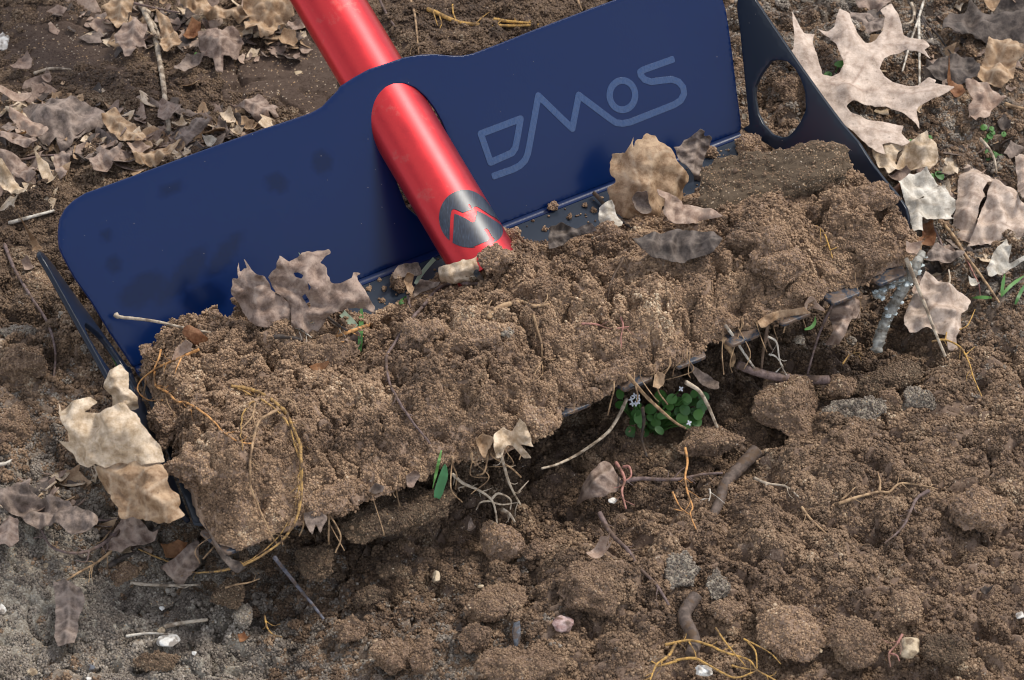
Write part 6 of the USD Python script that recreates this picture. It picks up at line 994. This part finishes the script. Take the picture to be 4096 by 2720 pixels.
def leaflet(parent, c, nrm, dirv, L, w, name='leaflet', m=GREEN):
    nrm = np.asarray(nrm, float) / np.linalg.norm(nrm); d = np.asarray(dirv, float); d = d - nrm * (d @ nrm); d /= np.linalg.norm(d); s_ = np.cross(nrm, d)
    a = np.linspace(0, 2 * np.pi, 15)[:-1]; R = np.c_[.5 - .5 * np.cos(a), .5 * np.sin(a)]; P2 = np.vstack([[.5, 0], R]); h = -.16 * (P2[:, 0] - .3) ** 2 + .14 * np.abs(P2[:, 1])
    X = np.asarray(c) + P2[:, :1] * L * d + P2[:, 1:] * w * s_ + h[:, None] * L * nrm; n = len(a); T = np.array([[0, 1 + i, 1 + (i + 1) % n] for i in range(n)])
    v, f, _ = solid(X + nrm * .00012, X - nrm * .00012, T); obj(name, (v, f), m, parent, smooth=True)
def seedling(label, view, base, leaves, group=None, name='seedling'):
    t = thing(name, label, 'seedling', group); sb = C(view, [base]); tb = hit_t(sb, 'g')[0]; B = CAM + rays(sb)[0] * tb
    for (p, L, w) in leaves:
        s = C(view, [p]); X = CAM + rays(s)[0] * (tb - .006); obj('stem', tube(catmull([B, (B + X) / 2 + (0, 0, .002), X], .002), .00035, 5), GREEN, t, smooth=True)
        d = X - B; d[2] = 0; leaflet(t, X - d / (np.linalg.norm(d) + 1e-9) * L * .4, (d[0] * .2, -.35, .9), d, L, w)
seedling('two leaved seedling standing in a notch of the oak leaf', 'R3', (1075, 520), [((1128, 435), .011, .0052), ((1042, 500), .0062, .0045)])
seedling('green seedling with round leaves above the rusty stick end', 'R3', (1750, 1200), [((1785, 1172), .0068, .0048), ((1740, 1185), .0055, .0034), ((1752, 1222), .0035, .0028)])
seedling('cluster seedling with small round leaves under the pinkish leaf', 'R3', (2115, 905), [((2095, 855), .0046, .0042), ((2140, 862), .0034, .0030), ((2130, 910), .0042, .0040), ((2105, 940), .0036, .0032), ((2150, 890), .0030, .0026)])
seedling('cluster seedling behind the bent yellow stalk', 'R3', (2140, 1035), [((2125, 1020), .0050, .0046), ((2160, 1035), .0044, .0040), ((2200, 1055), .0042, .0042), ((2120, 1055), .0040, .0036)])
seedling('pair of tiny pale leaves right of the oak leaf tip', 'R3', (1705, 940), [((1690, 932), .0034, .0030), ((1722, 922), .0040, .0034)])
seedling('single green leaf at the lower edge of the oak leaf', 'R3', (1590, 975), [((1600, 958), .0075, .0036)])
seedling('tiny bluish seedling by the slate leaf bit', 'R3', (2222, 910), [((2225, 898), .0036, .0032)])
seedling('pale green shoot in the leaves near the top left', 'R1', (1325, 385), [((1322, 362), .0034, .0022)])
pl_ = thing('flowering_weed', 'small green weed with tiny white flowers under the front edge of the blade', 'plant')
rg = np.random.default_rng(4); sb = C('R5', [(2160, 1360)]); tb = hit_t(sb, 'g')[0]; PB = CAM + rays(sb)[0] * tb
spots = [(1990, 1155), (2010, 1220), (1985, 1215), (2110, 1215), (2090, 1270), (2130, 1270), (2110, 1320), (2060, 1390), (2050, 1400), (2120, 1360), (2160, 1395), (2200, 1345), (2190, 1310), (2240, 1305), (2260, 1290), (2240, 1340), (2280, 1160), (2260, 1180), (2330, 1180), (2300, 1210), (2330, 1240), (2220, 1380), (2150, 1330), (2075, 1320), (2210, 1250), (2300, 1290),
         (2430, 1160), (2440, 1200), (2490, 1150), (2500, 1200), (2420, 1240), (2450, 1285), (2470, 1340), (2440, 1350), (2500, 1320), (2530, 1250), (2520, 1300), (2400, 1310), (2550, 1210), (2560, 1160), (2390, 1180), (2480, 1250), (2380, 1250)]
for p in spots:
    s = C('R5', [p]); X = CAM + rays(s)[0] * (tb - .006 - .012 * rg.uniform()); d = rg.normal(size=3) * (1, 1, .2); L = rg.uniform(.0042, .0075)
    obj('stem', tube(catmull([PB + (X - PB) * (.25, .25, 0) + (0, 0, -.004), PB + (X - PB) * (.6, .6, .5), X], .003), .0004, 5), GREEN, pl_, smooth=True); leaflet(pl_, X - d / np.linalg.norm(d) * L * .4, (rg.normal() * .25, -.45 + rg.normal() * .2, .85), d, L, L * rg.uniform(.75, .95))
for p in [(2065, 1175), (2085, 1150), (2110, 1160), (2072, 1205), (2112, 1190), (2095, 1205), (2400, 1105), (2455, 1335)]:
    s = C('R5', [p]); X = CAM + rays(s)[0] * (tb - .024); k = stage.GetPrimAtPath(obj('flower', tube(np.array([PB + (X - PB) * .5, PB + (X - PB) * .8, X]), .0003, 5), GREEN, pl_, smooth=True).GetPath())
    for a in np.arange(4) * np.pi / 2 + rg.uniform(0, 1): leaflet(k, X, (.1, -.6, .8), (math.cos(a), math.sin(a), math.sin(a) * .6), .0017, .0010, 'petal', PETAL)

# ---------------------------------------------------------------- grains on the ground and on the heap
rg = np.random.default_rng(77)
n = 100000; cand = np.c_[rg.uniform(foot[:, 0].min() - .03, foot[:, 0].max() + .03, n), rg.uniform(foot[:, 1].min() - .04, foot[:, 1].max() + .06, n)]
gi = lambda A: RegularGridInterpolator((GX, GY), A, bounds_error=False, fill_value=0)
cand = cand[rg.uniform(size=n) > 1.05 * gi(smooth_soil)(cand)]
Gs = RegularGridInterpolator((GX[ii[0]:ii[-1] + 1], GY[jj[0]:jj[-1] + 1]), gaussian_filter(G[sl], 2), bounds_error=False, fill_value=0)
h_ = .0025; nr = np.c_[-(Gs(cand + (h_, 0)) - Gs(cand - (h_, 0))) / (2 * h_), -(Gs(cand + (0, h_)) - Gs(cand - (0, h_))) / (2 * h_), np.ones(len(cand))]
P3 = np.c_[cand, GI(cand)]; sd_, dp_ = gi(sand)(cand), gi(damp_shade)(cand); u1, u2 = rg.uniform(size=len(cand)), rg.uniform(size=len(cand)); ks = u1 < sd_; kd = ~ks & (u2 < dp_)
grains(ground, P3[~ks & ~kd], nr[~ks & ~kd], loam_grain, 1); grains(ground, P3[kd], nr[kd], damp_shade_grain, 2); grains(ground, P3[ks], nr[ks], sand_grain, 3, .03)
a, fpt = PILE_TOP; tri = a[fpt]; cr_ = np.cross(tri[:, 1] - tri[:, 0], tri[:, 2] - tri[:, 0]); ar = np.linalg.norm(cr_, axis=1); n = 30000
an = meshkit.arrays((a, fpt), True)[2]
pk = rg.choice(len(ar), n, p=ar / ar.sum()); pp = tri[pk].mean(1); nn = an[fpt[pk]].mean(1); nn = nn + .2 * (RW @ FN); dk = rg.uniform(size=n) < .16
grains(load, pp[~dk], nn[~dk], soil_grain, 4, .09); grains(load, pp[dk], nn[dk], loam_grain, 5, .09)
q2 = np.c_[rg.uniform(1000, 3000, 700), rg.uniform(600, 1300, 700)]; fs = on_floor(q2); ok = (fs[:, 1] > .004) & (fs[:, 1] < .05) & (np.abs(fs[:, 0]) < .2); fl = floor3(fs[ok], -.0004); s2 = np.exp(rg.normal(math.log(.00042), .5, len(fl))).clip(.0002, .0016)
gm, tn = grains_mesh(fl, s2, rg, ICO1); tag(obj('scattered_grains', gm, soil_grain, load, smooth=True, attrs={'tone': tn}), None, None, None, 'stuff')
# fine roots fringing the heap's front edge
fr = []
for _ in range(46):
    k = rg.integers(0, len(rim) - 1); x = rg.uniform(420, 1990); y = np.interp(x, [430, 640, 840, 985, 1130, 1282, 1400, 1560, 1725, 1910, 2005], [1215, 1222, 1148, 1085, 1052, 975, 905, 838, 745, 662, 640]); o = floor3(on_floor(C('V', [(x, y)]), .004), -.004)[0]
    L = rg.uniform(.008, .024); dn = np.array([rg.normal(0, .5), -.4 + rg.normal(0, .3), -1.0]); dn /= np.linalg.norm(dn); sd = np.array([rg.normal(), rg.normal(), rg.normal() * .4]) * L * .22
    fr.append(tube(catmull([o + (0, .004, .003), o, o + dn * L * .5 + sd, o + dn * L + sd * rg.uniform(-1, 1)], .0015), np.linspace(1, .35, len(catmull([o + (0, .004, .003), o, o + dn * L * .5 + sd, o + dn * L + sd], .0015)))[:1].repeat(1)[0] * rg.uniform(.00022, .0005), 5))
tag(obj('root_fringe', trimesh.util.concatenate(fr), WM['tan'], load, smooth=True), None, None, None, 'stuff')
# crumbled leaf litter: fragments too small to tell apart
lit = UsdGeom.PointInstancer.Define(stage, '/World/leaf_litter'); tag(lit, 'small crumbled brown leaf fragments strewn among the larger leaves', 'leaf litter', None, 'stuff'); UsdGeom.Scope.Define(stage, '/World/leaf_litter/shapes')
k = 0
for mname in ('tan', 'grey', 'purple', 'pink', 'dark', 'pale'):
    for v in range(2):
        a_ = np.sort(rg.uniform(0, 2 * np.pi, 9)); r_ = rg.uniform(.45, 1.0, 9); pg = Polygon(np.c_[np.cos(a_) * r_, .7 * np.sin(a_) * r_]).buffer(0); pg = max(getattr(pg, 'geoms', [pg]), key=lambda g: g.area); P, T = tri2d(pg, .16, .12, k)
        X = np.c_[P, .40 * fbm2(P[:, 0] + 5 * k, P[:, 1], .8, 2, k) + .16 * P[:, 0] ** 2]; N = meshkit.arrays((X, T), True)[2]; vv, ff_, _ = solid(X + N * .02, X - N * .02, T)
        p = usdkit.mesh(stage, f'/World/leaf_litter/shapes/fragment_{k + 1:03d}', (vv, ff_), LM[mname], smooth=True); lit.CreatePrototypesRel().AddTarget(p.GetPath()); k += 1
zones = [(420, 330, 260, 70, 190), (120, 300, 130, 90, 120), (430, 60, 230, 60, 110), (620, 90, 90, 60, 25), (60, 420, 70, 60, 25), (2200, 120, 170, 110, 50), (2240, 420, 130, 110, 45), (2180, 620, 170, 70, 25), (140, 1150, 150, 90, 25), (300, 1250, 150, 60, 18)]
S_ = np.vstack([C('V', np.c_[rg.normal(x, sx * .5, m), rg.normal(y, sy * .5, m)]) for x, y, sx, sy, m in zones for m in [int(m * 1.9)]]); t_ = hit_t(S_, 'g'); X = CAM + rays(S_) * t_[:, None]; L_ = Lc(X); ok = ~((np.abs(L_[:, 0]) < .225) & (L_[:, 1] > -.16) & (L_[:, 1] < .012)); X = X[ok]; n = len(X)
q = np.c_[np.ones(n), rg.uniform(-.35, .35, n), rg.uniform(-.35, .35, n), 0 * X[:, 0]]; t = rg.uniform(0, np.pi, n); q = np.c_[q[:, 0] * np.cos(t), q[:, 1] * np.cos(t) + q[:, 2] * np.sin(t), q[:, 2] * np.cos(t) - q[:, 1] * np.sin(t), np.sin(t)]; q /= np.linalg.norm(q, axis=1, keepdims=True)
lit.CreateProtoIndicesAttr(Vt.IntArray.FromNumpy(rg.integers(0, k, n).astype(np.int32))); lit.CreatePositionsAttr(Vt.Vec3fArray.FromNumpy((X + (0, 0, .002)).astype(np.float32))); lit.CreateScalesAttr(Vt.Vec3fArray.FromNumpy(np.repeat(np.exp(rg.normal(math.log(.0062), .5, (n, 1))).clip(.0018, .018), 3, 1).astype(np.float32)))
lit.CreateOrientationsAttr(Vt.QuathArray([Gf.Quath(*map(float, r)) for r in q]))
